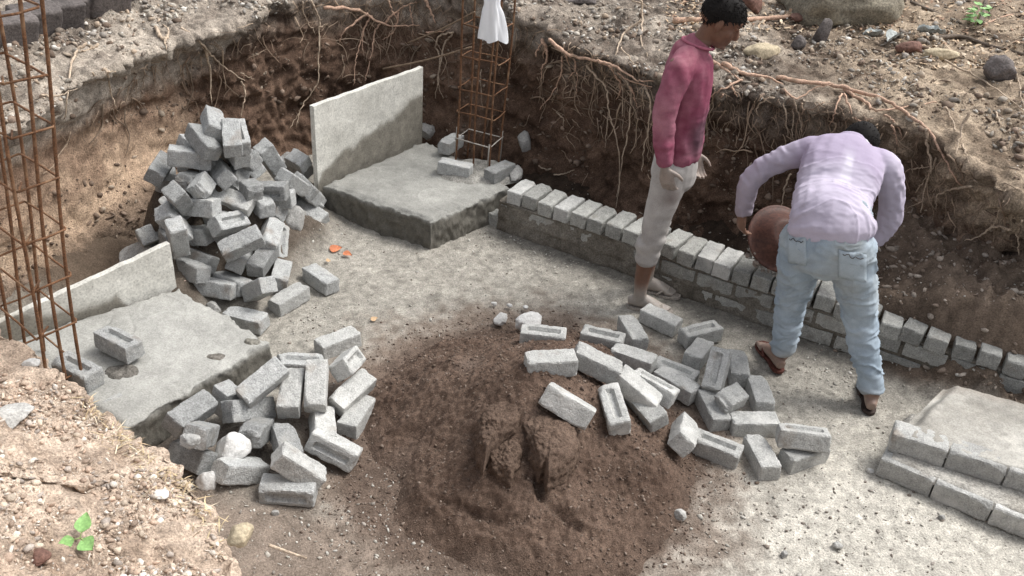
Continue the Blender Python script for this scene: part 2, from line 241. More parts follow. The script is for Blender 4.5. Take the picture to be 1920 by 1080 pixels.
# ------------------------------------------------------------------ loose block poses (centre, quaternion, length factor, recess side)
BR = {
 'a1': ((-1.633, 4.397, 0.809), (0.5324, 0.1871, 0.1651, 0.8089), 1, ''),
 'a2': ((-1.652, 4.281, 0.752), (0.3655, 0.1871, 0.0926, 0.9071), 1, ''),
 'a3': ((-1.504, 4.298, 0.781), (-0.7996, -0.0982, -0.1280, 0.5784), 1, ''),
 'a4': ((-1.497, 4.381, 0.750), (-0.8332, -0.0437, -0.1128, 0.5396), 1, 'LW'),
 'a5': ((-1.722, 4.257, 0.669), (0.7289, 0.6715, 0.1296, 0.0319), 1, ''),
 'a6': ((-1.906, 4.293, 0.575), (0.7088, -0.1796, 0.1980, -0.6528), 1, ''),
 'a7': ((-1.716, 4.181, 0.569), (0.6238, -0.1013, -0.0516, -0.7733), 0.6, ''),
 'a8': ((-1.710, 4.011, 0.555), (-0.0352, -0.6703, -0.5485, 0.4985), 1, ''),
 'a10': ((-1.588, 4.310, 0.567), (0.8203, 0.2808, -0.1848, -0.4627), 1, ''),
 'a11': ((-1.635, 4.130, 0.565), (0.6399, -0.2881, 0.4249, -0.5718), 0.6, ''),
 'a12': ((-1.546, 4.406, 0.485), (-0.6734, 0.2626, -0.4307, 0.5405), 0.75, ''),
 'a13': ((-1.521, 4.249, 0.440), (0.0992, 0.0964, -0.2591, 0.9559), 1, ''),
 'a14': ((-1.376, 4.408, 0.431), (0.0199, 0.0477, 0.6917, -0.7204), 1, 'LW'),
 'a14b': ((-1.420, 4.274, 0.497), (-0.9302, 0.0217, -0.0692, 0.3597), 0.5, ''),
 'a15': ((-1.436, 4.698, 0.500), (-0.0831, -0.6225, 0.4500, -0.6349), 1, ''),
 'a16': ((-1.537, 4.500, 0.580), (0.2320, -0.0852, -0.2231, 0.9429), 1, ''),
 'a17': ((-1.395, 5.108, 0.312), (-0.2792, -0.0011, 0.2558, -0.9255), 0.75, ''),
 'a18': ((-1.296, 4.872, 0.226), (-0.3234, 0.0342, 0.3931, -0.8601), 0.9, 'LW'),
 'a19': ((-1.306, 4.663, 0.371), (0.1064, 0.7949, 0.4788, -0.3572), 1, ''),
 'a20': ((-1.275, 4.837, 0.248), (0.1944, 0.8581, 0.2458, -0.4068), 1, ''),
 'a21': ((-1.254, 4.820, 0.098), (-0.2491, -0.0697, 0.2181, -0.9410), 1, ''),
 'a22': ((-1.392, 4.778, 0.237), (0.0344, -0.5965, 0.1208, -0.7927), 0.6, ''),
 'a23': ((-1.416, 4.502, 0.245), (-0.1472, 0.2253, 0.2300, -0.9352), 1, 'LW'),
 'a24': ((-1.647, 4.107, 0.466), (-0.0702, 0.1299, 0.5991, -0.7870), 1, ''),
 'a25': ((-1.506, 4.109, 0.380), (0.4496, -0.3002, 0.2617, -0.7995), 1, 'LW'),
 'a26': ((-1.401, 3.976, 0.340), (0.2476, 0.1191, 0.2595, -0.9258), 1, ''),
 'a28': ((-1.691, 4.103, 0.296), (-0.0144, 0.1438, 0.6532, -0.7433), 0.8, ''),
 'a29': ((-1.692, 3.888, 0.397), (-0.0650, -0.6454, -0.3581, 0.6715), 1, ''),
 'a30': ((-1.745, 3.990, 0.417), (-0.0338, 0.8035, 0.2407, -0.5434), 1, ''),
 'a31': ((-1.935, 4.074, 0.277), (0.0880, -0.5558, -0.5613, 0.6068), 1, ''),
 'a32': ((-1.977, 4.055, 0.188), (0.0432, 0.2642, 0.2262, -0.9366), 1, ''),
 'a35': ((-1.663, 4.013, 0.201), (0.1884, -0.0742, -0.4529, 0.8683), 1, ''),
 'a36': ((-1.656, 3.920, 0.190), (0.2214, -0.2383, -0.5457, 0.7722), 1, ''),
 'a37': ((-1.327, 4.223, 0.261), (-0.7077, 0.1870, -0.2724, 0.6245), 1, ''),
 'a38': ((-1.334, 4.087, 0.190), (-0.6507, -0.0179, -0.1024, 0.7522), 1, ''),
 'a39': ((-1.453, 4.069, 0.189), (0.7079, -0.2237, 0.0395, -0.6688), 1, ''),
 'a40': ((-1.324, 4.332, 0.157), (-0.7182, 0.1927, -0.5063, 0.4368), 1, 'LW'),
 'a41': ((-1.471, 3.957, 0.104), (-0.2619, 0.0008, -0.1549, -0.9526), 1, ''),
 'a42': ((-1.527, 3.885, 0.115), (0.0945, 0.0043, 0.1646, 0.9818), 1, ''),
 'a43': ((-1.285, 3.833, 0.163), (-0.3403, 0.2683, -0.2064, -0.8773), 1, ''),
 'a44': ((-1.251, 4.098, 0.089), (0.7462, -0.1118, 0.0795, -0.6514), 1, ''),
 'a45': ((-1.167, 3.939, 0.044), (0.4853, 0.0171, 0.0055, -0.8742), 1, ''),
 'a46': ((-1.050, 4.161, 0.043), (-0.3508, -0.0120, -0.0060, -0.9364), 1, ''),
 'a47': ((-1.332, 3.722, 0.044), (0.1409, -0.0135, -0.0364, 0.9893), 1, ''),
 'b1': ((-0.837, 3.588, 0.040), (0.3664, 0.0002, -0.0004, -0.9304), 1, ''),
 'b2': ((-0.712, 3.217, 0.201), (0.6302, 0.1343, -0.3177, -0.6957), 0.8, 'LT'),
 'b3': ((-0.677, 3.128, 0.111), (0.4863, -0.0131, 0.1972, -0.8511), 1, ''),
 'b4': ((-0.641, 3.048, 0.041), (-0.6166, -0.0094, 0.0068, 0.7872), 1, ''),
 'b5': ((-0.810, 3.032, 0.210), (-0.7325, -0.1527, -0.1745, 0.6401), 1, ''),
 'b6': ((-0.912, 3.003, 0.184), (-0.7344, -0.0674, -0.0857, 0.6698), 1, ''),
 'b7': ((-1.026, 2.983, 0.245), (-0.4327, -0.0454, -0.2870, 0.8534), 1, ''),
 'b8': ((-0.957, 3.323, 0.088), (0.2260, -0.1562, 0.0078, -0.9615), 1, 'LW'),
 'b9': ((-1.271, 2.794, 0.208), (0.5367, -0.1604, 0.1441, -0.8158), 1, ''),
 'b10': ((-1.192, 2.966, 0.131), (0.3176, 0.5342, 0.3591, -0.6962), 0.8, ''),
 'b11': ((-1.078, 2.927, 0.138), (-0.2617, 0.3577, -0.3682, 0.8173), 1, ''),
 'b12': ((-1.166, 2.618, 0.257), (0.6849, -0.2896, -0.1641, -0.6482), 1, ''),
 'b13': ((-1.028, 2.617, 0.085), (0.4160, -0.2453, -0.1435, -0.8638), 1, ''),
 'b14': ((-1.010, 2.793, 0.132), (0.6630, -0.1471, -0.1489, -0.7187), 0.8, ''),
 'b15': ((-0.877, 2.757, 0.110), (0.5373, 0.0102, 0.1164, 0.8353), 1, ''),
 'b16': ((-0.793, 2.627, 0.115), (-0.0649, 0.3509, 0.0748, 0.9312), 1, ''),
 'b17': ((-0.691, 2.797, 0.072), (0.7821, 0.5914, 0.0688, -0.1841), 1, 'LW'),
 'b18': ((-0.763, 2.913, 0.085), (0.7763, -0.1637, 0.0746, -0.6042), 1, ''),
 'b19': ((-0.826, 2.574, 0.041), (0.0160, -0.0067, -0.0004, -0.9999), 1, 'LT'),
 'b20': ((-1.232, 2.656, 0.101), (0.2133, -0.2041, -0.3708, 0.8805), 1, ''),
 'c1': ((0.165, 3.523, 0.212), (-0.0335, 0.0000, -0.0000, -0.9994), 1, 'LW'),
 'c2': ((0.187, 3.058, 0.402), (0.1068, 0.0001, -0.0006, -0.9943), 1, ''),
 'c3': ((0.260, 2.841, 0.356), (-0.8214, -0.5186, -0.0338, 0.2352), 1, ''),
 'c4': ((0.464, 2.943, 0.275), (-0.6316, 0.0053, 0.1269, -0.7649), 1, 'LW'),
 'c5': ((0.613, 3.054, 0.208), (0.4881, -0.0427, -0.1495, 0.8588), 1, ''),
 'c6': ((0.570, 3.093, 0.268), (-0.1931, -0.2386, 0.0558, -0.9501), 1, ''),
 'c7': ((0.668, 3.226, 0.185), (-0.2299, -0.1194, -0.1432, -0.9552), 1, 'LW'),
 'c8': ((0.819, 3.434, 0.055), (0.3523, 0.0062, -0.0103, 0.9358), 1, ''),
 'c9': ((0.824, 3.530, 0.046), (-0.2329, -0.0225, -0.0127, -0.9722), 1, 'LW'),
 'c10': ((0.614, 3.558, 0.099), (0.2214, 0.0001, 0.0005, 0.9752), 1, ''),
 'c11': ((0.388, 3.144, 0.357), (-0.0704, -0.1729, 0.0117, -0.9824), 1, ''),
 'c12': ((0.471, 3.709, 0.094), (-0.1245, -0.0079, 0.0010, -0.9922), 1, 'LW'),
 'c13': ((0.643, 3.869, 0.041), (-0.6004, -0.0080, 0.0012, -0.7997), 1, ''),
 'c14': ((0.804, 4.011, 0.041), (0.3207, -0.0031, -0.0093, 0.9471), 1, ''),
 'c15': ((1.000, 3.898, 0.044), (0.2300, 0.0179, 0.0026, -0.9730), 1, 'LW'),
 'c16': ((0.960, 3.706, 0.052), (0.5190, -0.0588, -0.0299, -0.8522), 1, ''),
 'c17': ((1.000, 3.453, 0.139), (-0.5477, -0.2668, -0.1046, 0.7861), 1, 'LW'),
 'c18': ((1.149, 3.620, 0.045), (0.7422, -0.0317, -0.0003, 0.6694), 1, ''),
 'c19': ((1.036, 3.271, 0.117), (-0.2992, -0.0433, -0.1590, 0.9398), 0.62, ''),
 'c20': ((1.219, 3.421, 0.042), (0.7039, -0.0197, -0.0058, 0.7100), 1, ''),
 'c21': ((0.972, 3.276, 0.043), (0.6323, 0.0155, 0.0011, 0.7746), 1, ''),
 'c22': ((1.147, 3.197, 0.043), (-0.0401, -0.0136, 0.0034, 0.9991), 1, ''),
 'c23': ((0.783, 2.975, 0.140), (-0.7720, -0.1466, -0.2639, -0.5594), 1, ''),
 'c24': ((0.945, 3.008, 0.043), (0.2181, 0.0176, 0.0142, 0.9757), 1, 'LW'),
 'c25': ((1.138, 2.978, 0.043), (0.6465, -0.0140, -0.0005, 0.7628), 1, ''),
 'c26': ((1.310, 3.023, 0.133), (0.0482, 0.0001, 0.1428, 0.9886), 1, 'LW'),
 'c27': ((1.330, 3.007, 0.043), (-0.2503, 0.0204, 0.0053, 0.9679), 1, ''),
 's1': ((-1.704, 3.152, 0.264), (0.2534, 0.0021, 0.0292, 0.9669), 1, 'LW'),
 's2': ((-1.806, 2.967, 0.241), (0.2439, -0.0087, -0.0085, 0.9697), 1, 'LW'),
 's3': ((-1.679, 2.918, 0.130), (-0.3949, 0.1763, -0.0277, -0.9012), 1, ''),
 't1': ((-0.422, 5.302, 0.245), (0.1083, 0.0215, 0.0058, 0.9939), 1, ''),
 't2': ((-0.136, 5.309, 0.240), (-0.4489, -0.0040, 0.0022, 0.8936), 1, ''),
 't3': ((-0.487, 5.663, 0.260), (0.5329, -0.0024, 0.0012, -0.8462), 0.9, ''),}

# ------------------------------------------------------------------ the ground
WALL = np.array([(-.12, 4.985), (.595, 4.576), (.99, 4.32), (1.5, 4.04), (1.91, 3.82), (2.1, 3.70), (2.32, 3.58), (3.3, 3.0)])
def wall_d(x, y): return (y-np.interp(x, WALL[:, 0], WALL[:, 1]))*.86 - 20*(x < -.12)
def mound(x, y):
    ws = 0; zs = 0
    for k, b in BR.items():
        if k[0] not in 'ab': continue
        cx, cy, cz = b[0]
        wgt = np.exp(-((x-cx)**2+(y-cy)**2)/(2*.085**2)); ws = ws+wgt; zs = zs+wgt*max(0, cz-(.15 if k[0] == 'a' else .15))
    m_ = zs/(ws+1e-6)*(1-np.exp(-ws*2.5)); P = np.stack([x, y, 0*x], -1)
    return m_*(1+.35*fbm(P*9, 3, 17)+.25*(.5-worley(P*14, 18)))
def heap(x, y):
    dx = (x-.13)/.80; dy = (y-3.08)/.88; r = np.sqrt(dx*dx+dy*dy)
    return .40*np.clip(1-r**1.3, 0, 1)**1.25
def floor_z(x, y, fine=True):
    P = np.stack([x, y, 0*x], -1)
    z = .018*fbm(P*1.6, 3, 3)+.008*fbm(P*9, 3, 5)
    if fine: z = z+.0045*fbm(P*45, 3, 9)
    d = wall_d(x, y)
    lvl = np.interp(x, [-.2, 1.2, 1.75, 2.0, 2.2, 3.2], [.04, .06, .18, .29, .33, .34])
    bk = np.where(x > 1.85, sstep(.02, .16, d), sstep(.10, .26, d))
    z = z+bk*(lvl+.05*fbm(P*3.5, 4, 12)+.05*np.abs(fbm(P*11, 3, 13))+np.clip(d-.45, 0, 2)*.22)
    z = z+(sstep(1.75, 1.95, x)*.04+sstep(2.0, 2.2, x)*.12)*sstep(-.22, .04, d)*(1+.6*fbm(P*9, 3, 15))      # crumbs spilt along the right end of the wall
    z = z+mound(x, y)
    # spoil spilling from the left bank
    z = z+.16*sstep(-1.95, -2.5, x)*sstep(3.4, 3.9, y)
    # low smear of soil in the front left
    z = z+.05*sstep(-.75, -1.05, x)*sstep(2.75, 2.2, y)
    return z
nx, ny = 640, 520
gx, gy = np.meshgrid(np.linspace(-3.3, 4.6, nx), np.linspace(.7, 6.9, ny), indexing='ij')
fz = floor_z(gx, gy)
P = np.stack([gx, gy, 0*gx], -1)
def lerp(a, b, t): return np.asarray(a)*(1-t[..., None])+np.asarray(b)*t[..., None]
def floor_col(x, y):
    P = np.stack([x, y, 0*x], -1)
    n1 = fbm(P*1.3, 3, 21); n2 = fbm(P*6, 4, 22); n3 = fbm(P*22, 3, 23)
    c = lerp((.235, .22, .192), (.47, .445, .395), np.clip(.28+.95*sstep(.3, 1.6, x)*sstep(3.7, 2.6, y)+.12*n1+.14*n2, 0, 1))
    n4 = fbm(P*60, 2, 24); c = c*(1+.22*n3[..., None]+.25*n4[..., None]); c = lerp(c, c*.82, sstep(.25, .6, fbm(P*3.2, 4, 25)))
    hr = np.sqrt(((x-.0)/.86)**2+((y-2.95)/.95)**2)
    hr = np.sqrt(((x-.11)/.80)**2+((y-3.04)/.88)**2); br = np.clip(sstep(1.50, 1.0, hr+.14*n1+.20*n2+.14*n3), 0, 1)
    br = np.maximum(br, .95*sstep(2.75, 2.45, y+.12*n2+.25*np.clip(x-.1, 0, 2))*sstep(.75, .2, x+.3*n1+.25*n2))
    br = np.maximum(br, .55*sstep(-.55, -.75, x)*sstep(3.1, 2.8, y))
    c = lerp(c, lerp((.20, .158, .128), (.115, .082, .064), sstep(1.12, .95, hr+.10*n2)), br*.95)*(1+.25*(n3*br)[..., None])
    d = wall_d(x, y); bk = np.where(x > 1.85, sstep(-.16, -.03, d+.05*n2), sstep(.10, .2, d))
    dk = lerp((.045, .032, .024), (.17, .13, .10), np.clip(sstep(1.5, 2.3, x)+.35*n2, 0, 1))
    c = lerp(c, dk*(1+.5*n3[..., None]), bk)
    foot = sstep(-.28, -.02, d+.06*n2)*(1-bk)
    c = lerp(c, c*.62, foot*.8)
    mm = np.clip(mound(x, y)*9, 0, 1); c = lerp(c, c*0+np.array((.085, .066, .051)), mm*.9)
    lf = sstep(-1.85, -2.2, x)*sstep(3.5, 3.9, y); c = lerp(c, c*0+np.array((.11, .083, .062)), lf)
    return np.clip(c, .01, .9)
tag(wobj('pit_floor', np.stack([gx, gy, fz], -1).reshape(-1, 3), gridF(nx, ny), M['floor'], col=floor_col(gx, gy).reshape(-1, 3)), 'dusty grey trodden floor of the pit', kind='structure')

# banks: foot and lip of the cut all round the pit
ST = [  # foot xy, lip xyz, hollow behind the lip, colour zone (0 dark cut, 1 orange cut, 2 pale near spoil)
 ((2.6, 1.2), (2.7, .95, 1.0), .05, 0), ((1.1, 1.1), (1.1, .85, 1.0), .05, 0), ((-.05, 1.25), (-.2, 1.0, .95), .05, 2), ((-.5, 1.72), (-.68, 1.5, .66), .02, 2),
 ((-.80, 2.06), (-.86, 1.95, .33), .0, 2), ((-1.0, 2.24), (-1.02, 2.16, .37), .0, 2), ((-1.11, 2.36), (-1.10, 2.30, .37), .0, 2), ((-1.44, 2.62), (-1.43, 2.54, .34), .0, 2),
 ((-1.84, 2.92), (-1.84, 2.86, .36), .0, 2), ((-2.22, 3.14), (-2.22, 3.09, .42), .0, 2), ((-2.62, 3.42), (-2.72, 3.38, .75), .02, 2),
 ((-2.36, 3.95), (-2.36, 3.80, .93), .10, 1), ((-2.22, 4.45), (-2.22, 4.40, 1.0), .17, 1), ((-2.12, 5.0), (-2.09, 4.93, 1.0), .17, 1), ((-1.92, 5.5), (-1.84, 5.33, 1.02), .14, .25),
 ((-1.55, 5.95), (-1.60, 6.04, 1.10), .06, 0), ((-1.0, 6.2), (-1.10, 6.42, 1.17), .04, 0), ((-.42, 6.12), (-.5, 6.34, 1.15), .04, 0), ((.05, 5.82), (.02, 5.86, 1.04), .06, 0),
 ((.43, 5.45), (.42, 5.46, 1.0), .07, 0), ((.79, 5.08), (.79, 5.08, 1.0), .07, 0), ((1.25, 4.95), (1.26, 4.95, 1.0), .07, 0), ((1.73, 4.80), (1.73, 4.80, 1.0), .08, 0),
 ((2.10, 4.50), (2.07, 4.48, 1.0), .12, 0), ((2.42, 4.22), (2.27, 4.12, .95), .14, .0), ((2.85, 4.05), (2.52, 3.85, .9), .2, .0), ((3.6, 3.4), (3.5, 3.3, .95), .1, 0), ((4.0, 2.2), (4.1, 2.1, 1.0), .05, 0)]
NS = len(ST)
foot = np.array([s[0] for s in ST]); lip = np.array([s[1] for s in ST]); hol = np.array([s[2] for s in ST]); zone = np.array([s[3] for s in ST])
def loop(A, u):       # closed Catmull-Rom
    A = np.asarray(A, float); A = A[:, None] if A.ndim == 1 else A; k = np.floor(u).astype(int); f = (u-k)[:, None]
    a, b, c, d = A[(k-1) % NS], A[k % NS], A[(k+1) % NS], A[(k+2) % NS]
    return .5*((2*b)+(c-a)*f+(2*a-5*b+4*c-d)*f**2+(3*b-a-3*c+d)*f**3)
dens = np.array([4, 8, 16, 40, 55, 45, 55, 60, 45, 40, 45, 60, 55, 55, 55, 55, 55, 55, 55, 55, 55, 55, 55, 50, 45, 25, 8, 5])
us = np.concatenate([k+np.arange(n)/n for k, n in enumerate(dens)]); nu = len(us)
FT = loop(foot, us); LP = loop(lip, us); HO = loop(hol, us)[:, 0]; ZN = np.clip(loop(zone, us)[:, 0], 0, 2)
near = sstep(1.2, 1.9, ZN)      # the low spoil bank at the viewer's left
out = LP[:, :2]-np.array([.1, 3.4]); out /= np.linalg.norm(out, axis=1)[:, None]
tang = np.roll(LP[:, :2], -1, 0)-np.roll(LP[:, :2], 1, 0); nrm = np.stack([tang[:, 1], -tang[:, 0]], -1); nrm /= np.linalg.norm(nrm, axis=1)[:, None]+1e-9
nrm *= np.sign((nrm*out).sum(1))[:, None]
for _ in range(12): nrm = (np.roll(nrm, 1, 0)+nrm+np.roll(nrm, -1, 0)); nrm /= np.linalg.norm(nrm, axis=1)[:, None]
tv = np.linspace(-.12, 1, 84)   # rows up the face
rows = []; rt = []
for t in tv:
    tt = max(t, 0); xy = FT*(1-tt)+LP[:, :2]*tt
    bul = HO*(math.sin(math.pi*min(1, tt)**1.15))**.8*1.0 if 0 < tt < 1 else 0*HO
    xy = xy+nrm*(bul-.16*max(0, -t))[:, None] - nrm*(.10*sstep(.28, 0, np.array(tt))*(1-near))[:, None]
    z = LP[:, 2]*min(tt, 1)+(-.25*max(0, -t)*4)
    rows.append(np.column_stack([xy, z])); rt.append(np.full(nu, t))
offs = np.concatenate([np.linspace(.012, .6, 44), np.linspace(.62, 1.6, 60), np.linspace(1.65, 3.2, 26), [4, 6, 10, 20, 45, 90]])
for o in offs:
    dirn = nrm*(1-min(1, o/1.2))+out*min(1, o/1.2); dirn /= np.linalg.norm(dirn, axis=1)[:, None]
    rise = np.where(near > 0, (1.02-LP[:, 2])*sstep(0, 1.1, np.full(nu, o))*near, 0)
    z = LP[:, 2]+.03*(1-math.exp(-o/.04))*(1-near)+.055*min(o, 6)*(1-near)+rise
    rows.append(np.column_stack([LP[:, :2]+dirn*o, z])); rt.append(np.full(nu, 1+o))
B = np.stack(rows, 1); T = np.stack(rt, 1); nv = B.shape[1]
def gnormals(G):
    du = np.roll(G, -1, 0)-np.roll(G, 1, 0); dv = np.gradient(G, axis=1); n = np.cross(du, dv); return n/(np.linalg.norm(n, axis=2)[..., None]+1e-9)
Nn = gnormals(B)
if Nn[us.searchsorted(18), 120, 2] < 0: Nn = -Nn
face = sstep(-.05, .08, T)*(1-sstep(1.0, 1.06, T)); topm = sstep(1.0, 1.1, T); far = sstep(3.0, 5.0, T)
nr = near[:, None]
orange = sstep(.45, .9, ZN)[:, None]*(1-nr)
smoothcut = orange*sstep(.10, .28, T)*(1-sstep(.82, .95, T))
strata = noise(np.stack([B[..., 0]*1.2, B[..., 1]*1.2, B[..., 2]*14+2*fbm(B*2, 2, 38)], -1), 37); lowf = fbm(B*1.7, 3, 31)+.35*strata; mid = fbm(B*6.5, 4, 32); fin = fbm(B*26, 3, 33); wor = worley(B*9, 34); wor2 = worley(B*24, 36)
amp = 1-.72*smoothcut
disp = (.07*lowf+.065*mid*amp+.024*fin*amp)*(face*(1-.55*nr)+.55*topm)*(1-far)
disp += (.075*(.55-wor)+.034*(.5-wor2))*amp*(face*.8+topm*.75)*(1-far)
disp -= .07*np.clip(mid+.1, 0, 1)*sstep(.35, .6, T)*(1-sstep(.9, 1.0, T))*(1-nr)*amp     # undercut hollows
B2 = B+Nn*disp[..., None]
# ragged lip
rag = (.05*fbm(np.stack([us*2.3, us*0, us*0], -1), 3, 40)+.03*fbm(np.stack([us*9, us*0, us*0], -1), 3, 41))[:, None]*np.exp(-((T-1)/.12)**2)
B2[..., :2] -= nrm[:, None, :]*rag[..., None]
n1 = fbm(B*2.2, 4, 51); n2 = fbm(B*8, 4, 52); n3 = fbm(B*34, 3, 53)
dark = lerp((.074, .047, .034), (.215, .142, .102), np.clip(.4+.6*n1+.5*n2, 0, 1))
og = lerp((.21, .135, .095), (.50, .37, .265), np.clip(.45+.5*n2+.9*sstep(.75, .2, T)-.35, 0, 1))
cface = lerp(dark, og, np.clip(smoothcut+.15*n2*smoothcut, 0, 1))
cface = lerp(cface, np.array((.16, .125, .095))*(1+.5*n2[..., None]), np.clip(orange*(1-smoothcut)*.75, 0, 1))
rx_ = sstep(.9, 2.0, B[..., 0])*(1-nr); upper = sstep(.70-.22*rx_, .93-.10*rx_, T+.13*n1+.09*n2); ctop = lerp((.12, .095, .077), (.43, .375, .315), np.clip(.48+.75*n1+.75*n2, 0, 1))*(1+.25*n3[..., None])
lx = sstep(1.2, 2.2, B[..., 0]); ctop = lerp(ctop, ctop*np.array((1.0, .92, .82)), lx)
c = lerp(cface, ctop, upper*(1-.3*sstep(1.2, 1.6, ZN)[:, None]))
cn = lerp((.27, .20, .15), (.60, .485, .39), np.clip(.5+.75*n1+.7*n2, 0, 1))*(1+.32*n3[..., None])
c = lerp(c, cn, nr*sstep(-.1, .25, T+.1*n2)+0*T)
BANKV = B2.reshape(-1, 3); BANKF = gridF(nu, nv, True)
tag(wobj('earth_bank', BANKV, BANKF, M['soil'], col=np.clip(c, .008, .9).reshape(-1, 3)), 'cut earth bank around the pit with gravelly top and dark soil face', kind='structure')
bvh = BVHTree.FromPolygons([tuple(v) for v in BANKV.tolist()], BANKF.tolist(), epsilon=0)
def hit(px, py, pull=.02):
    d = Vector(ray(px, py)).normalized(); h = bvh.ray_cast(Vector(CAMO), d)
    return np.array(h[0]-d*pull) if h[0] is not None else at(px, py, 1.0)
def ground(x, y):        # height of floor or bank straight below
    h = bvh.ray_cast(Vector((x, y, 3.)), Vector((0, 0, -1)))
    zf = float(floor_z(np.array([x]), np.array([y]))[0])
    return max(zf, h[0].z) if h[0] is not None and h[0].z > zf-.2 else zf

# heap of damp brown mortar
nx, ny = 380, 400
gx, gy = np.meshgrid(np.linspace(-1.25, 1.25, nx), np.linspace(1.85, 4.25, ny), indexing='ij'); P = np.stack([gx, gy, 0*gx], -1)
hw = heap(gx+.14*fbm(P*2.2, 3, 60), gy+.14*fbm(P*2.2, 3, 61))
edge = sstep(0, .07, hw)
hz = hw+edge*(.034*fbm(P*5, 3, 62)+.020*(.5-worley(P*11, 63))+.012*(.5-worley(P*32, 69))+.010*fbm(P*26, 3, 64)+.010*fbm(P*75, 2, 65))
def dent(px, py, z, rx, ry, dep, ang=0):
    c = at(px, py, z); dx = gx-c[0]; dy = gy-c[1]; ca, sa = math.cos(ang), math.sin(ang)
    q = ((dx*ca+dy*sa)/rx)**2+((-dx*sa+dy*ca)/ry)**2; return dep*np.exp(-q**1.6)
smooth = np.clip(dent(880, 690, .22, .06, .10, 1)+dent(725, 905, .02, .07, .20, 1, -.3)+dent(1105, 715, .17, .07, .07, 1)+dent(900, 1060, .03, .17, .06, 1), 0, 1)
hz = hz*(1-smooth)+smooth*(hw+.004*fbm(P*30, 2, 66))-smooth*.022
for a in ((1060, 990, .08, .12, .02, -.5), (880, 960, .1, .16, .02, -.45), (1010, 910, .2, .02, .05, .2), (760, 800, .13, .09, .05, .3)):
    hz = hz-dent(a[0], a[1], a[2], a[3], a[4], .035, a[5])*edge
heap_z = hz+floor_z(gx, gy)-.014+.022*sstep(0, .07, hw)+.014*fbm(P*13, 4, 59)*(1-edge*.7)
n2 = fbm(P*6, 4, 67); n3 = fbm(P*30, 3, 68)
hc = lerp((.078, .051, .038), (.165, .115, .088), np.clip(.5+.6*n2+.3*n3, 0, 1)); hc = lerp(hc, hc*0+np.array((.150, .110, .088)), smooth*.8); hc = lerp(hc*0+np.array((.115, .082, .064))*(1+.3*n3[..., None]), hc, .15+.85*edge)
tag(wobj('mortar_heap', np.stack([gx, gy, heap_z], -1).reshape(-1, 3), gridF(nx, ny), M['heap'], col=hc.reshape(-1, 3), base=(.02, 3.02, 0)), 'broad heap of damp brown mortar sand on the pit floor', 'heap')
def heapz(x, y):
    i = int(np.clip((x+1.25)/2.5*(379), 0, 379)); j = int(np.clip((y-1.85)/2.4*(399), 0, 399)); return heap_z[i, j]

# ------------------------------------------------------------------ concrete footings
def slab(name, Q, z0, z1, label, ctop, cside, seed, n=120, rag=.02):
    Q = [np.asarray(q, float) for q in Q]; k = 16
    s = np.concatenate([np.zeros(k), np.linspace(0, 1, n), np.ones(k)]); dn = np.concatenate([np.linspace(1, 1/k, k), np.zeros(n), np.linspace(1/k, 1, k)])
    S, Tt = np.meshgrid(s, s, indexing='ij'); D1, D2 = np.meshgrid(dn, dn, indexing='ij'); D = np.maximum(D1, D2)
    xy = (Q[0]*(1-S[..., None])+Q[1]*S[..., None])*(1-Tt[..., None])+(Q[3]*(1-S[..., None])+Q[2]*S[..., None])*Tt[..., None]
    cen = sum(Q)/4
    z = z1+(z0-z1)*D; P = np.dstack([xy, z])
    rd = xy-cen; rd /= np.linalg.norm(rd, axis=2)[..., None]+1e-6
    e = np.maximum(np.abs(S-.5), np.abs(Tt-.5))*2; rim = sstep(.93, 1, e)
    P[..., :2] += rd*(rim*(rag*fbm(P*7, 3, seed)+rag*.9*fbm(P*26, 3, seed+1)+.02*D))[..., None]
    top = 1-sstep(0, .1, D)
    P[..., 2] += top*(.010*fbm(P*3, 3, seed+2)+.004*fbm(P*14, 3, seed+3)+.0016*fbm(P*60, 2, seed+4))-.014*rim*top*(1+fbm(P*20, 2, seed+5))
    rt2_ = np.random.RandomState(seed); tro = 0
    for _ in range(16):          # trowel strokes
        cx_ = Q[0]+(Q[1]-Q[0])*rt2_.rand()+(Q[3]-Q[0])*rt2_.rand(); ra = rt2_.uniform(.06, .22); a0 = rt2_.uniform(-3.1, 3.1); dd_ = np.hypot(P[..., 0]-cx_[0], P[..., 1]-cx_[1]); aa = np.arctan2(P[..., 1]-cx_[1], P[..., 0]-cx_[0])
        tro = tro+np.exp(-((dd_-ra-.01*noise(P*12, seed))/.006)**2)*np.clip(np.cos(aa-a0)*1.6-.6, 0, 1)*rt2_.choice([-1, 1])
    P[..., 2] += .0045*tro*top
    n2 = fbm(P*4, 4, seed+6)+.25*tro; n3 = fbm(P*40, 3, seed+7)
    c = lerp(np.array(ctop)*.80, np.array(ctop)*1.12, np.clip(.5+.8*n2, 0, 1))*(1+.10*n3[..., None])
    c = lerp(c, np.array(cside)*(1+.35*n3[..., None]), np.clip(sstep(.02, .18, D), 0, 1))
    m = len(s)
    o = wobj(name, P.reshape(-1, 3), gridF(m, m), M['concrete'], col=np.clip(c, .02, .9).reshape(-1, 3), base=(cen[0], cen[1], 0))
    return tag(o, label, 'footing')
F1 = [at(607, 345, .2)[:2], at(808, 412, .2)[:2], at(948, 350, .2)[:2]+np.array([.02, 0]), at(800, 262, .2)[:2]]
slab('concrete_footing', F1, -.05, .2, 'fresh grey concrete footing in front of the tall pale board at the back', (.30, .297, .275), (.13, .122, .105), 100)
F2 = [np.array((-2.28, 3.16)), at(232, 800, .2)[:2], at(500, 640, .2)[:2], np.array((-1.66, 3.74))]
slab('concrete_footing', F2, -.05, .2, 'fresh grey concrete footing at the left with a single block lying on it', (.33, .327, .305), (.13, .122, .105), 120)

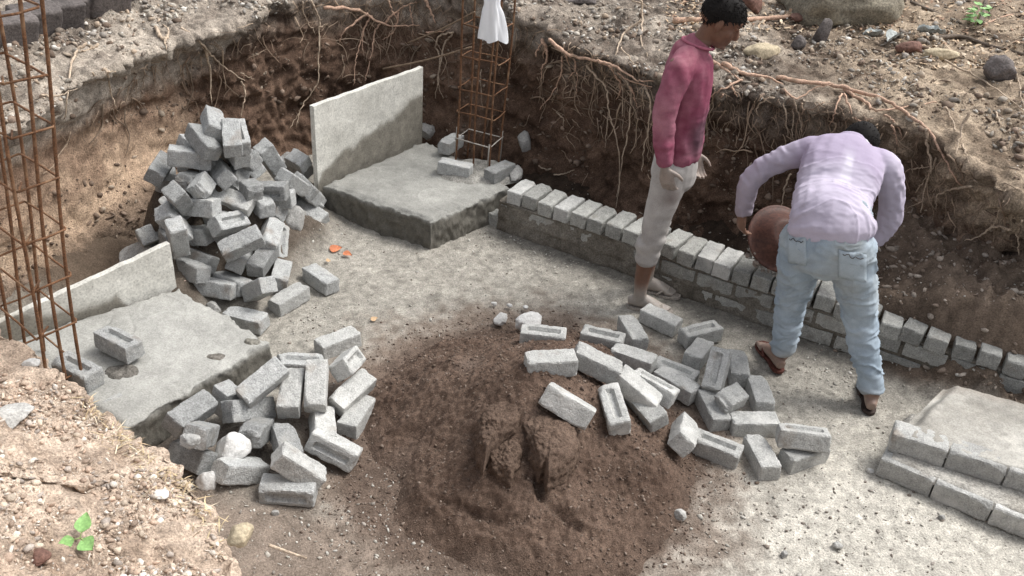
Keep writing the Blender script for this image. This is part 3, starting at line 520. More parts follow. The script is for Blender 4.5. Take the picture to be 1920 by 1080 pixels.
# formwork boards
def board(name, A, Bp, th, z0, zl, zr, label, seed, stain, edgecol=(.24, .20, .16)):
    A = np.asarray(A, float); Bp = np.asarray(Bp, float); t = Bp-A; ln = np.linalg.norm(t); t /= ln; nm = np.array([t[1], -t[0]])
    if nm@(-A) < 0: nm = -nm          # towards the viewer's side
    nu_, nv_ = 90, 46; V = []; C = []; Fs = []
    def sheet(off, flip):
        o = len(V); u = np.linspace(0, 1, nu_); v = np.linspace(0, 1, nv_); U, W_ = np.meshgrid(u, v, indexing='ij')
        top = zl*(1-U)+zr*U+.006*fbm(np.dstack([U*14, U*0, U*0+seed]), 3, seed)
        Z = z0*(1-W_)+top*W_
        P = np.dstack([A[0]+t[0]*ln*U, A[1]+t[1]*ln*U, Z]); P[..., :2] += nm*off
        P[..., :2] += (nm[None, None]*(.002*fbm(P*18, 3, seed+1)[..., None]))
        n2 = fbm(P*5, 4, seed+2); n3 = fbm(P*30, 3, seed+3)
        c = lerp((.45, .44, .40), (.66, .65, .60), np.clip(.55+.6*n2+.25*n3, 0, 1))
        if flip: st = sstep(-.03, .03, stain(U)+.05*fbm(P*9, 3, seed+4)-(Z-.2)); c = lerp(c, np.array((.21, .195, .165))*(1+.3*n3[..., None]), st)
        V.extend(P.reshape(-1, 3)); C.extend(c.reshape(-1, 3)); f = gridF(nu_, nv_)+o
        Fs.append(f if flip else f[:, ::-1]); return o
    a = sheet(0, True); b = sheet(-th, False)
    Fq = [tuple(q) for q in np.vstack(Fs)]
    idx = lambda o, i, j: o+i*nv_+j
    for i in range(nu_-1):
        Fq.append((idx(a, i, nv_-1), idx(a, i+1, nv_-1), idx(b, i+1, nv_-1), idx(b, i, nv_-1)))
        Fq.append((idx(a, i, 0), idx(b, i, 0), idx(b, i+1, 0), idx(a, i+1, 0)))
    for j in range(nv_-1):
        Fq.append((idx(a, 0, j), idx(a, 0, j+1), idx(b, 0, j+1), idx(b, 0, j)))
        Fq.append((idx(a, nu_-1, j), idx(b, nu_-1, j), idx(b, nu_-1, j+1), idx(a, nu_-1, j+1)))
    o = wobj(name, np.array(V), Fq, M['board'], smooth=False, col=np.array(C), base=(A[0], A[1], z0))
    return tag(o, label, 'board')
board('formwork_board', F1[0]+np.array((-.035, .0)), F1[3]+np.array((-.035, .03)), .035, .0, .70, .705, 'tall pale cement-coated board standing upright behind the rear footing', 140, lambda U: .02+.30*U**.7)
board('formwork_board', (-2.30, 3.14), (-1.685, 3.775), .035, .0, .285, .425, 'low pale cement-coated board along the back of the left footing', 150, lambda U: .075+.04*np.sin(U*9)-.3*sstep(.66, .78, U))

# ------------------------------------------------------------------ reinforcing cages
def cage(name, corners, z0, z1, ties, mats, label, lean=(0, 0), rbar=.006, rt_=.004, extra=()):
    C4 = [np.asarray(c, float) for c in corners]; cen = sum(C4)/4; root = empty(name, (cen[0], cen[1], z0)); tag(root, label, 'rebar cage')
    ln = lambda z: np.array(lean)*(z-z0)
    rs = np.random.RandomState(len(ties))
    pts = C4+[(C4[0]*.45+C4[1]*.55), (C4[2]*.5+C4[3]*.5)]
    for k, p in enumerate(pts):
        zz = np.linspace(z0-.05, z1, 26); w_ = np.column_stack([p[0]+ln(zz)[0] if 0 else p[0]+lean[0]*(zz-z0)+.010*np.sin(zz*3.1+k*2.2), p[1]+lean[1]*(zz-z0)+.009*np.cos(zz*2.7+k*1.7), zz])
        r = rbar*(1+.12*(np.arange(26) % 2)); V, F = tube(w_, r, 7); wobj('bar', V, F, mats(k), root)
    for z in ties:
        q = []; sk_ = rs.uniform(-.014, .014, 2)
        for k in range(4):
            a = C4[k]+(C4[k]-cen)*.06; b = C4[(k+1) % 4]+(C4[(k+1) % 4]-cen)*.06
            for f in (0.04, .5, .96): p = a*(1-f)+b*f; q.append([p[0]+lean[0]*(z-z0), p[1]+lean[1]*(z-z0), z+rs.uniform(-.005, .005)+sk_[0]*(k in (0, 1))+sk_[1]*(k in (1, 2))])
        q.append(q[0]); q.append(list(np.array(q[1])*.6+np.array([cen[0], cen[1], z])*.4+np.array([0, 0, -.012])))
        V, F = tube(np.array(q), rt_, 6); wobj('tie', V, F, M['rust'] if z > z0+.2 else mats(9), root)
    return root
cb = at(895, 305, .2)[:2]
ux = np.array((.235, -.105)); uy = np.array((.065, .165))
cc = [cb-ux*.5-uy*.5, cb+ux*.5-uy*.5, cb+ux*.5+uy*.5, cb-ux*.5+uy*.5]
cage('column_cage', cc, .2, 1.75, (.36, .55, .71, .905, 1.10, 1.29, 1.48, 1.66), lambda k: M['rust'] if k != 9 else M['dustysteel'], 'rusty rebar column cage rising from the rear footing', (.02, .06))
for k, (px, py, L_) in enumerate(((854, 302, .15), (937, 300, .13), (914, 322, .12))):
    p = at(px, py, .2); V, F = tube(np.array([[p[0], p[1], .15], [p[0]+.003, p[1], .2+L_], [p[0]+.005, p[1], .2+L_*1.6]]), .007, 7)
    tag(wobj('dowel_bar', V, F, M['dustysteel'], base=(p[0], p[1], .15)), ('dusty short steel bar left of the rear cage', 'dusty short steel bar at the right corner of the rear cage', 'dusty short steel bar at the front of the rear cage')[k], 'steel bar')
lb = at(155, 714, .2)[:2]
lfr = at(88, 748, .2)[:2]; llf = at(22, 688, .2)[:2]; lc = [lfr, lb, lb+llf-lfr, llf]
cage('column_cage', lc, .2, 2.3, (.28, .50, .72, .93, 1.14, 1.35, 1.55, 1.76, 1.97), lambda k: M['rust'], 'tall rusty rebar column cage in the left foreground', (.085, .02), .0066, .0046)
# white bag caught on the rear cage
def bagmesh():
    n, m = 44, 30; u = np.linspace(0, 1, n); a = np.linspace(0, 2*math.pi, m, endpoint=False); U, A_ = np.meshgrid(u, a, indexing='ij')
    wd = .045+.035*U**1.3-.012*np.exp(-((U-.42)/.1)**2); dp = .022+.012*U
    fold = 1+.22*np.sin(A_*5+U*3)+.12*np.sin(A_*9-U*5)
    top = aty(920, -45, 5.42); bot = aty(925, 76, 5.40)
    ctr = top*(1-U[..., None])+bot*U[..., None]
    P = ctr+np.stack([wd*np.cos(A_)*fold, dp*np.sin(A_)*fold, .012*np.sin(A_*4)*U], -1)
    return P.reshape(-1, 3), np.stack([np.stack([(i*m+j), (i*m+(j+1) % m), ((i+1)*m+(j+1) % m), ((i+1)*m+j)]) for i in range(n-1) for j in range(m)]).reshape(-1, 4)
V, F = bagmesh(); tag(wobj('plastic_bag', V, F, M['bag'], base=V.mean(0)), 'white plastic bag hung over the top of the rear rebar cage', 'bag')
for a, b, lab in (((718, 129, 5.75), (884, 88, 5.52), 'thin dull steel rod from the pale board to the rear cage'), ((765, 80, 5.95), (890, 22, 5.6), 'upper thin dark steel rod slanting up to the rear cage')):
    p, q = aty(*a), aty(*b); V, F = tube(catmull([p, (p+q)/2+np.array((0, 0, -.012)), q], 12), .0055, 6); tag(wobj('steel_rod', V, F, M['rootdark'], base=p), lab, 'rod')

# ------------------------------------------------------------------ blocks
def brick_geo(seed, res, frog=None, L=.205, W=.088, Hh=.080, chip=.0035, broken=False):
    h = np.array([L, W, Hh])/2; r = .0035; n = np.maximum(2, np.round(2*h/res).astype(int)); V = []; F = []; key = {}
    def vid(i, j, k):
        q = (i, j, k)
        if q not in key: key[q] = len(V); V.append([-h[0]+2*h[0]*i/n[0], -h[1]+2*h[1]*j/n[1], -h[2]+2*h[2]*k/n[2]])
        return key[q]
    for ax in range(3):
        b, c = [(1, 2), (2, 0), (0, 1)][ax]
        for side in (0, 1):
            for i in range(n[b]):
                for j in range(n[c]):
                    q = []
                    for di, dj in ((0, 0), (1, 0), (1, 1), (0, 1)):
                        t = [0, 0, 0]; t[ax] = n[ax]*side; t[b] = i+di; t[c] = j+dj; q.append(vid(*t))
                    F.append(tuple(q if side else q[::-1]))
    V = np.array(V); inner = np.clip(V, -(h-r), h-r); d = V-inner; ln = np.linalg.norm(d, axis=1); big = ln > r
    V[big] = inner[big]+d[big]/ln[big][:, None]*r
    e = np.sort(np.abs(V)/h, axis=1); edge = sstep(.90, 1., e[:, 1])
    off = seed*7.7
    V = V-np.sign(V)*(edge*chip*.6*np.clip(.6+2.6*fbm((V+off)*40, 3, seed), 0, 3))[:, None]*sstep(.85, 1, np.abs(V)/h)
    V = V*(1+.012*fbm((V+off)*14, 2, seed+3)[:, None])+.0012*np.stack([fbm((V+off)*70, 2, seed+4+k) for k in range(3)], 1)
    if not broken and seed % 11 in (1, 3, 5, 8):
        rc = np.random.RandomState(seed)
        for _ in range(2):
            sg = rc.choice([-1, 1], 3); dn_ = sg/h*rc.uniform(.7, 1.3, 3); dn_ /= np.linalg.norm(dn_); th_ = (h*np.abs(dn_)).sum()-rc.uniform(.008, .020); ee = V@dn_-th_
            V = V-dn_[None]*(np.clip(ee, 0, None)*(.9+.35*fbm((V+off)*60, 2, seed+12)))[:, None]
    if broken:
        s = sstep(h[0]*.45, h[0], V[:, 0]); V[:, 0] -= s*(.02+.028*fbm((V+off)*np.array((1, 26, 26)), 3, seed+8))
        V[:, 2] -= s*.02*sstep(0, h[2], V[:, 2])*(1+fbm((V+off)*20, 2, seed+9))
    if frog is not None:
        ax = frog; oth = 1 if ax == 2 else 2
        m = sstep(.74, .70, np.abs(V[:, 0])/h[0])*sstep(.40, .30, np.abs(V[:, oth])/h[oth])*(V[:, ax] > h[ax]*.5)
        V[:, ax] -= .017*m
    return V, F
BM = {}
def brick_mesh(kind, matk, var):
    k = (kind, matk, var)
    if k not in BM:
        fr = {'LW': 2, 'LT': 1}.get(kind.replace('_low', ''), None)
        V, F = brick_geo(var*11+len(kind)+var*3, .0085 if 'low' not in kind else .03, fr, broken=(kind == 'broken'), chip=.0035 if 'low' not in kind else .003)
        BM[k] = mesh('block', V, F, M[matk], smooth=False)
    return BM[k]
LABEL = {
'a1': 'grey block perched highest of all on the tall block pile', 'a2': 'long grey block sloping down to the right just under the topmost block', 'a3': 'grey block right of the topmost one with its end toward the viewer',
'a4': 'grooved block half hidden behind the block right of the pile top', 'a5': 'grey block lying broadside at the upper left of the tall pile', 'a6': 'grey block slanting out left from beneath the broadside upper-left block',
'a7': 'short dark broken block wedged below the broadside upper-left block', 'a8': 'block seen end-on as a diamond at the left rim of the pile', 'a10': 'tilted block with a square end in the middle of the upper pile',
'a11': 'broken grey lump just left below the tilted square-ended block', 'a12': 'grey block on its edge just right of the tilted square-ended block', 'a13': 'pale block sloping right across the centre of the tall pile',
'a14': 'block with a long dark groove right of the pale central block', 'a14b': 'small pointed grey fragment above the long-grooved block', 'a15': 'steep block leaning down to the right on the pile\'s upper right',
'a16': 'flat grey block directly under the end-on block near the pile top', 'a17': 'rounded grey block at the pile\'s right next to the tall pale board', 'a18': 'block with a deep rectangular recess at the pile\'s right side',
'a19': 'square-ended block between the steep block and the recessed block', 'a20': 'block under the deeply recessed one at the foot of the pale board', 'a21': 'flat block at the right foot of the pile nearest the rear footing',
'a22': 'small block piece right of the long-grooved block', 'a23': 'block with a worn groove on top, above the grey boulder in the pile', 'a24': 'wide weathered block left of centre, below the diamond block', 'a25': 'block with a slit groove on its tilted top in the lower pile centre',
'a26': 'long plain block lying right below the slit-grooved block', 'a28': 'bluish broken block behind the tip of the low board', 'a29': 'square block end above the bluish broken block at the pile\'s left', 'a30': 'small block end at the pile\'s left, above another square end',
'a31': 'leftmost square block end, just above the low board', 'a32': 'block half hidden behind the low pale board', 'a35': 'large block touching the tip of the low pale board', 'a36': 'shadowed block under the large one at the low board\'s tip',
'a37': 'upright weathered block beside the grey boulder', 'a38': 'pale block leaning up in the lower right of the pile', 'a39': 'block behind the leaning pale block of the lower pile', 'a40': 'grooved block edge between boulder and leaning pale block',
'a41': 'block lying flat behind the front block of the lower pile', 'a42': 'grey front block of the lower pile above the pinkish rubble', 'a43': 'block with one dark and one pale face at the pile\'s foot', 'a44': 'mortar-crusted block behind the pale block at the pile\'s foot',
'a45': 'clean pale block lying at the foot of the tall pile', 'a46': 'weathered block lying alone right of the tall pile\'s foot', 'a47': 'mud-spotted block in front of the pinkish rubble by the left footing',
'b1': 'pale block lying rearmost of the front left pile', 'b2': 'block with a stepped recess atop the right of the front left pile', 'b3': 'pale block slanting under the stepped block of the front pile', 'b4': 'pale block at the right edge of the front pile by the heap',
'b5': 'long pale block pointing at the viewer, on top of the front pile', 'b6': 'pale block leaning beside the long one on top of the front pile', 'b7': 'big bluish block propped flat against the left footing\'s corner', 'b8': 'grooved block lying crosswise behind the top of the front pile',
'b9': 'block with a dark end lying against the left footing\'s side', 'b10': 'crumbly block behind the square-ended one in the front pile', 'b11': 'rough block lying crosswise in the middle of the front pile', 'b12': 'square-ended block at the left of the front pile',
'b13': 'large block with a dark front face low in the front pile', 'b14': 'broken rough block in the centre of the front pile', 'b15': 'block with a dark left side standing in the front pile', 'b16': 'wedge-like pale block lying on the lowest block of the front pile',
'b17': 'block showing a deep long trough toward the viewer in the front pile', 'b18': 'pale block under the trough-faced block of the front pile', 'b19': 'lowest frontmost block of the front pile with a grooved dark front', 'b20': 'block half buried at the gravel bank\'s edge beside the front pile',
'c1': 'shallow-grooved block sunk at the back of the brown heap', 'c2': 'pale block sitting broadside on the brown heap', 'c3': 'slanting pale block behind the cracked mortar lump', 'c4': 'long-grooved pale block lying down the heap\'s right slope',
'c5': 'pale block right next to the long-grooved one on the heap slope', 'c6': 'white flat block sunk in the heap\'s right shoulder', 'c7': 'narrow grooved block between the white block and its neighbour', 'c8': 'pale block parallel to the narrow grooved one, nearer the leaning block',
'c9': 'grooved block behind two parallel blocks right of the heap', 'c10': 'block lying behind the white flat block right of the heap', 'c11': 'white crusted block lying at the heap\'s back shoulder', 'c12': 'grooved block with soil along its front edge at the heap\'s back',
'c13': 'block pointing at the viewer below the boy\'s feet', 'c14': 'block lying right at the boy\'s toes', 'c15': 'grooved block nearest the bent man\'s left foot', 'c16': 'block under the leaning grooved block right of the heap',
'c17': 'grooved block leaning upright in the right cluster', 'c18': 'speckled block right of the leaning grooved block', 'c19': 'small broken block lying on others in the right cluster', 'c20': 'pale block at the right end behind the crosswise block',
'c21': 'block left of the small broken one, pointing at the viewer', 'c22': 'crosswise speckled block in the middle of the right cluster', 'c23': 'block standing cornerwise at the heap\'s lower right edge', 'c24': 'block with a wide groove at the front of the right cluster',
'c25': 'frontmost block of the right cluster with its end to the viewer', 'c26': 'chipped grooved block on top of another at the cluster\'s right end', 'c27': 'block underneath the chipped grooved one at the right end',
's1': 'single grooved block lying on the left footing', 's2': 'grooved block at the base of the left rebar cage', 's3': 'mortar-stained block at the left footing\'s edge by the gravel bank',
't1': 'block lying in mortar at the front left of the rear cage', 't2': 'block lying in mortar at the front right of the rear cage', 't3': 'mortar-daubed block behind the rear cage\'s left bars'}
GRP = {'a': 'blocks in the tall pile by the bank', 'b': 'blocks in the front left pile', 'c': 'blocks strewn right of the heap', 's': 'blocks on the left footing', 't': 'blocks around the rear cage'}
PALE = 'c14 c16 c17 c18 c19 c21 c22 c27 b1 b3 b4 b5 b6 b16 b17 b18 b2 c1 c2 c3 c4 c5 c6 c8 c9 c11 c12 c13 c23 c24 c25 c26 a45 a13 c20 c10 c15 c7'.split()
for i, (k, b) in enumerate(BR.items()):
    kind = b[3] or ('broken' if b[2] < .9 else 'plain')
    o = bpy.data.objects.new('concrete_block', brick_mesh(kind, 'blockpale' if k in PALE else 'block', i % 5)); COL.objects.link(o)
    o.rotation_mode = 'QUATERNION'; o.rotation_quaternion = Quaternion(b[1]); o.location = b[0]; o.scale = (b[2]*1.06, 1.07, 1.07)
    tag(o, LABEL[k], 'block', GRP[k[0]])

rs = np.random.RandomState(21); ak = [k for k in BR if k[0] == 'a']; n_ = 0
for k in ak:                     # the inner blocks of the tall pile, seen only in its gaps
    c = np.array(BR[k][0]); v = c-CAMO; v /= np.linalg.norm(v)
    if c[2] < .2: continue
    p = c+v*rs.uniform(.10, .12)+np.array((rs.uniform(-.05, .05), 0, rs.uniform(-.07, -.03)))
    if min(np.linalg.norm(p-np.array(BR[j][0])) for j in ak) < .066: continue
    o = bpy.data.objects.new('concrete_block', brick_mesh('plain', 'block', n_ % 5)); COL.objects.link(o); o.rotation_mode = 'QUATERNION'; o.rotation_quaternion = Quaternion((0, 0, 1), rs.uniform(-.5, .5)) @ Quaternion(BR[k][1]); o.location = Vector(p); o.scale = (1.06, 1.07, 1.07)
    tag(o, 'shaded inner block glimpsed in a gap between outer blocks of the tall pile', 'block', 'inner blocks of the tall pile'); n_ += 1

# ------------------------------------------------------------------ the low block wall
wr = empty('block_wall', (.95, 4.28, 0)); tag(wr, 'low block wall with a top row of spaced blocks crossing the pit', 'wall')
seg = np.sqrt((np.diff(WALL, axis=0)**2).sum(1)); cum = np.concatenate([[0], np.cumsum(seg)])
def wp(s):
    p = np.array([np.interp(s, cum, WALL[:, 0]), np.interp(s, cum, WALL[:, 1])]); q = np.array([np.interp(s+.02, cum, WALL[:, 0]), np.interp(s+.02, cum, WALL[:, 1])]); r_ = np.array([np.interp(s-.02, cum, WALL[:, 0]), np.interp(s-.02, cum, WALL[:, 1])])
    t = q-r_; t /= np.linalg.norm(t); return p, t, np.array([-t[1], t[0]])
rs = np.random.RandomState(5)
def place(s, depth, z, along, rz, matk, kind='plain_low', ry=0):
    p, t, n = wp(s); c = p+n*depth; a = math.atan2(t[1], t[0])+(0 if along else math.pi/2)+rz
    o = bpy.data.objects.new('block', brick_mesh(kind, matk, rs.randint(5))); COL.objects.link(o); o.parent = wr
    o.location = Vector((c[0], c[1], z))-wr.location; o.rotation_euler = (ry, 0, a); return o
s = .05; k = 0
while s < 2.98:
    sunk = sstep(1.9, 2.3, np.array(s))
    place(s+.044, .1025+rs.uniform(-.006, .012), .240-.022*float(sunk)+rs.uniform(-.003, .003)*(1+5*float(sunk)), False, rs.uniform(-.06, .06)*(1+2*float(sunk)), 'wallblock' if k not in (0, 3, 11, 12) else 'blockpale', 'plain', rs.uniform(-.03, .03)).scale = (1.08, rs.uniform(1.06, 1.16), 1.08)
    s += .113+rs.uniform(-.006, .006); k += 1
for row, z in ((0, .045), (1, .143)):
    s = .0 if row else -.1
    while s < 3.0:
        place(s+.1, .044+rs.uniform(-.004, .006)-(.004 if s > 1.6 else -.004), z-.002, True, rs.uniform(-.015, .015), 'wallblock', 'plain_low'); s += .222
# mortar core behind and between the blocks
ns = 260; prof = [(.0, -.03), (-.008, .02), (-.002, .07), (-.006, .095), (.0, .13), (.002, .18), (.0, .192), (.02, .198), (.10, .200), (.19, .198), (.205, .18), (.21, .05), (.21, -.03)]
ss = np.linspace(-.02, 3.05, ns); pp = catmull(np.array([(a, b, 0) for a, b in prof]), 46)
G = np.zeros((ns, 46, 3))
for i, s in enumerate(ss):
    p, t, n = wp(s); G[i, :, :2] = p+n[None]*pp[:, :1]; G[i, :, 2] = pp[:, 1]
smear = .5+.5*fbm(np.stack([ss*1.4, ss*0, ss*0], -1), 2, 71)
nn = np.array([wp(s)[2] for s in ss])
d_ = .016*fbm(G*7, 3, 72)+.008*fbm(G*30, 3, 73)-.006+.008*np.clip(1.0-ss/1.5, -1, 1)[:, None]
G[..., :2] -= nn[:, None, :]*(d_*sstep(.19, .0, pp[None, :, 0]))[..., None]
G[..., 2] += .006*fbm(G*28, 3, 74)*sstep(.01, .05, pp[None, :, 0])
n2 = fbm(G*7, 4, 75)
mc = lerp((.13, .115, .095), (.25, .23, .20), np.clip(.45+.8*n2, 0, 1)); wobj('mortar', G.reshape(-1, 3), gridF(ns, 46), M['mortar'], wr, col=mc.reshape(-1, 3))

# ------------------------------------------------------------------ stepped platform at the lower right
sr = empty('block_platform', (2.0, 3.1, 0)); tag(sr, 'two-course block platform with a pale mortar top at the lower right', 'platform')
for z, p0, p1, nb, off in ((.05, at(1650, 862, .10), at(1845, 945, .10), 6, 0), (.15, at(1676, 806, .20), at(1880, 868, .20), 6, 0)):
    t = (p1-p0)[:2]; t /= np.linalg.norm(t); n = np.array([-t[1], t[0]]); p0 = p0-np.array([n[0], n[1], 0])*(.03 if z > .1 else -.012)
    for j in range(nb):
        c = p0[:2]+t*(.113+j*.230)+n*.058
        o = bpy.data.objects.new('block', brick_mesh('plain', 'blockpale', j % 5)); COL.objects.link(o); o.parent = sr
        o.scale = (1.10, 1.30, 1.235); o.location = Vector((c[0], c[1], z))-sr.location; o.rotation_euler = (0, 0, math.atan2(t[1], t[0])+rs.uniform(-.02, .02))
    ll = [(.044+.38*(.22+i*.23), .17+i*.23) for i in range(2 if z < .1 else 0)]
    for d, q in ll:
        c = p0[:2]+t*d+n*(q+.05)
        o = bpy.data.objects.new('block', brick_mesh('plain', 'block', 2)); COL.objects.link(o); o.parent = sr
        o.location = Vector((c[0], c[1], z)) - sr.location; o.rotation_euler = (0, 0, math.atan2(t[1], t[0])+math.pi/2)
p0 = at(1676, 806, .20)[:2]; t = (at(1880, 868, .20)[:2]-p0); t /= np.linalg.norm(t); n = np.array([-t[1], t[0]]); p0 = p0-n*.03
gu, gv = np.meshgrid(np.linspace(.0, 1.6, 150), np.linspace(.0, .52, 70), indexing='ij')
gs = gu+.38*gv; P = np.dstack([p0[0]+t[0]*gs+n[0]*gv, p0[1]+t[1]*gs+n[1]*gv, 0*gu])
ed = sstep(.0, .05, gu-.012+.016*fbm(P*12, 3, 80))*sstep(0, .02, gv-.006+.010*fbm(P*12, 3, 81))
P[..., 2] = .160+ed*(.042+.008*fbm(P*4, 3, 82)+.006*fbm(P*22, 3, 83)+.004*(.5-worley(P*30, 84)))
n2 = fbm(P*5, 4, 85)
pc = lerp((.30, .285, .255), (.52, .505, .465), np.clip(.5+.8*n2, 0, 1))*(1+.2*fbm(P*45, 3, 86)[..., None]); pc = lerp(pc, pc*0+np.array((.24, .20, .165)), np.clip(sstep(.40, .52, gv+.14*n2)*.5+sstep(.2, .6, n2)*.3, 0, 1))
wobj('mortar_top', P.reshape(-1, 3), gridF(150, 70), M['concrete'], sr, col=pc.reshape(-1, 3))

q0 = at(1650, 862, .10)[:2]; tq = at(1845, 945, .10)[:2]-q0; tq /= np.linalg.norm(tq); nq = np.array([-tq[1], tq[0]])
gu, gv = np.meshgrid(np.linspace(.01, 1.5, 140), np.linspace(.02, .42, 34), indexing='ij')
P = np.dstack([q0[0]+tq[0]*gu+nq[0]*gv, q0[1]+tq[1]*gu+nq[1]*gv, 0*gu]); P[..., 2] = .094+.010*sstep(0, .03, gv-.02)+.004*fbm(P*18, 3, 90)-.05*(1-sstep(0, .03, gu-.01))-.02*(1-sstep(0, .02, gv-.02))
n2 = fbm(P*8, 3, 91); wobj('mortar_bed', P.reshape(-1, 3), gridF(140, 34), M['mortar'], sr, col=lerp((.34, .32, .285), (.52, .50, .46), np.clip(.5+.8*n2, 0, 1)).reshape(-1, 3))

# ------------------------------------------------------------------ cracked lump turned out of a basin on the heap
def prism(poly, ztop, zbot, seed, dome=.03, bulge=.02):
    poly = np.asarray(poly, float); poly = poly.mean(0)+(poly-poly.mean(0))*1.0; n = 130
    q = np.vstack([poly, poly[:1]]); dl = np.concatenate([[0], np.cumsum(np.linalg.norm(np.diff(q, axis=0), axis=1))])
    s = np.linspace(0, dl[-1], n, endpoint=False); R_ = np.column_stack([np.interp(s, dl, q[:, 0]), np.interp(s, dl, q[:, 1])]); c = R_.mean(0)
    rows = []
    for f in np.linspace(.02, 1, 34): rows.append(np.column_stack([c+(R_-c)*f*.985, np.full(n, ztop+dome*(1-f*f)-.012*sstep(.86, 1, np.array(f)))]))
    for g in np.linspace(.06, 1, 14): rows.append(np.column_stack([c+(R_-c)*(.99+bulge/.15*math.sin(g*1.9)), np.full(n, ztop-.012+(zbot-ztop+.012)*g)]))
    G = np.stack(rows, 0); r = G-np.array([c[0], c[1], (ztop+zbot)/2]); r /= np.linalg.norm(r, axis=2)[..., None]
    G = G+r*(.010*fbm(G*24, 3, seed)+.009*fbm(G*75, 3, seed+1)+.014*(.45-worley(G*26, seed+2))+.008*(.45-worley(G*75, seed+6)))[..., None]
    V = G.reshape(-1, 3); F = []
    m = len(rows)
    for i in range(m-1):
        for j in range(n): F.append((i*n+j, (i+1)*n+j, (i+1)*n+(j+1) % n, i*n+(j+1) % n))
    F.append(tuple(range(n)))
    n2 = fbm(V*9, 4, seed+4); n3 = fbm(V*36, 3, seed+5)
    return V, F, lerp((.082, .055, .041), (.17, .12, .092), np.clip(.5+.6*n2+.3*n3, 0, 1))
def zp(L_, z): return [at(560+a/2.16, 580+b/2.16, z)[:2] for a, b in L_]
CL = [([(725, 440), (755, 385), (820, 345), (890, 330), (932, 358), (905, 415), (888, 452), (850, 466), (805, 490), (772, 525), (760, 560), (735, 520)], .345, .18, 'left piece of the cracked mortar lump on top of the heap'),
      ([(912, 450), (938, 372), (1000, 375), (1070, 405), (1125, 450), (1138, 520), (1110, 565), (1060, 605), (1015, 630), (1002, 588), (985, 598), (962, 556), (935, 490)], .335, .16, 'right piece of the cracked mortar lump beside the slanting block'),
      ([(772, 572), (805, 535), (860, 495), (898, 505), (912, 560), (900, 606), (860, 650), (812, 632), (778, 602)], .305, .15, 'small front piece broken from the cracked mortar lump')]
for k, (pl, zt, zb, lab) in enumerate(CL):
    for _ in range(6): m_ = np.mean(zp(pl, zt), 0); zt = .5*zt+.5*(heapz(*m_)+(.072, .066, .046)[k])
    zb = zt-.13
    V, F, C = prism(zp(pl, zt), zt-.02, zb, 200+k*10, dome=.024); tag(wobj('mortar_clod', V, F, M['heap'], col=C, base=(*V[:, :2].mean(0), zb)), lab, 'clod', 'pieces of the cracked lump')

# ------------------------------------------------------------------ stones and rubble
def rock(name, c, size, seed, matk, label, cat='stone', rz=0, tilt=(0, 0), cuts=5, group=None, sub=4, rough=.09):
    V, F = ico(sub); rs = np.random.RandomState(seed)
    V = V*(1+.20*fbm(V*1.3+seed, 3, seed)[:, None])
    for _ in range(cuts):
        d = rs.normal(size=3); d /= np.linalg.norm(d); h = rs.uniform(.55, .8); e = V@d-h; V = V-d[None]*np.clip(e, 0, None)[:, None]*.9
    V = V*(1+rough*fbm(V*4+seed, 4, seed+1)[:, None]+.03*fbm(V*14+seed, 3, seed+2)[:, None])
    V = V*np.asarray(size)
    o = obj(name, mesh(name, V, F, M[matk])); o.location = Vector([float(a) for a in c]); o.rotation_euler = (tilt[0], tilt[1], rz)
    return tag(o, label, cat, group)
p = at(1585, 48, 1.06)
rock('boulder', (p[0], p[1]+.16, 1.20), (.58, .38, .29), 7, 'boulder', 'large weathered boulder resting on the bank at the top right', 'boulder', .1, cuts=7, sub=5)
def gr(px, py, lift=0.): h = hit(px, py, 0); return (h[0], h[1], h[2]+lift)
for (px, py, sz, seed, mk, lab, rz) in [
  (1537, 78, (.07, .045, .12), 11, 'darkstone', 'upright dark flat stone below the boulder', .3), (1410, 15, (.10, .08, .09), 12, 'redstone', 'reddish stone just right of the boy\'s hair', .5),
  (1500, 35, (.10, .05, .03), 13, 'redstone', 'flat reddish stone at the left foot of the boulder', .2), (1706, 95, (.09, .05, .045), 14, 'redstone', 'reddish stone under the crumpled grey scrap', .1),
  (1762, 104, (.13, .07, .035), 15, 'tanstone', 'flat tan stone right of the crumpled scrap', .3), (1868, 148, (.09, .09, .10), 16, 'darkstone', 'dark round stone in the bank at the right edge', .2),
  (1432, 105, (.12, .06, .06), 17, 'tanstone', 'pale crusted stone on the bank right of the boy\'s chin', .1), (1495, 85, (.05, .05, .05), 18, 'darkstone', 'small dark stone left of the upright flat stone', .6),
  (1090, 5, (.14, .06, .03), 19, 'darkstone', 'flat dark stone at the top edge, right of the white bag', .1),
  (10, 787, (.10, .07, .03), 23, 'greystone', 'pale grey flat stone on the gravel bank at the left edge', .3), (452, 1008, (.035, .028, .026), 24, 'tanstone', 'pinkish stone on the soil right of the gravel bank', .4),
  (60, 683, (.035, .022, .018), 25, 'whitestone', 'white stone at the crest of the gravel bank by the cage', .3), (70, 1050, (.04, .03, .022), 26, 'redstone', 'dull brown stone left of the green sprout', .3),
  (300, 930, (.035, .022, .015), 27, 'whitestone', 'white flat chip on the gravel bank\'s right crest', .2), (355, 250+580, (.03, .02, .02), 28, 'greystone', 'small grey stone on the crest of the gravel bank', .2)]:
    rock('stone', gr(px, py, sz[2]*.35), sz, seed, mk, lab, 'stone', rz)
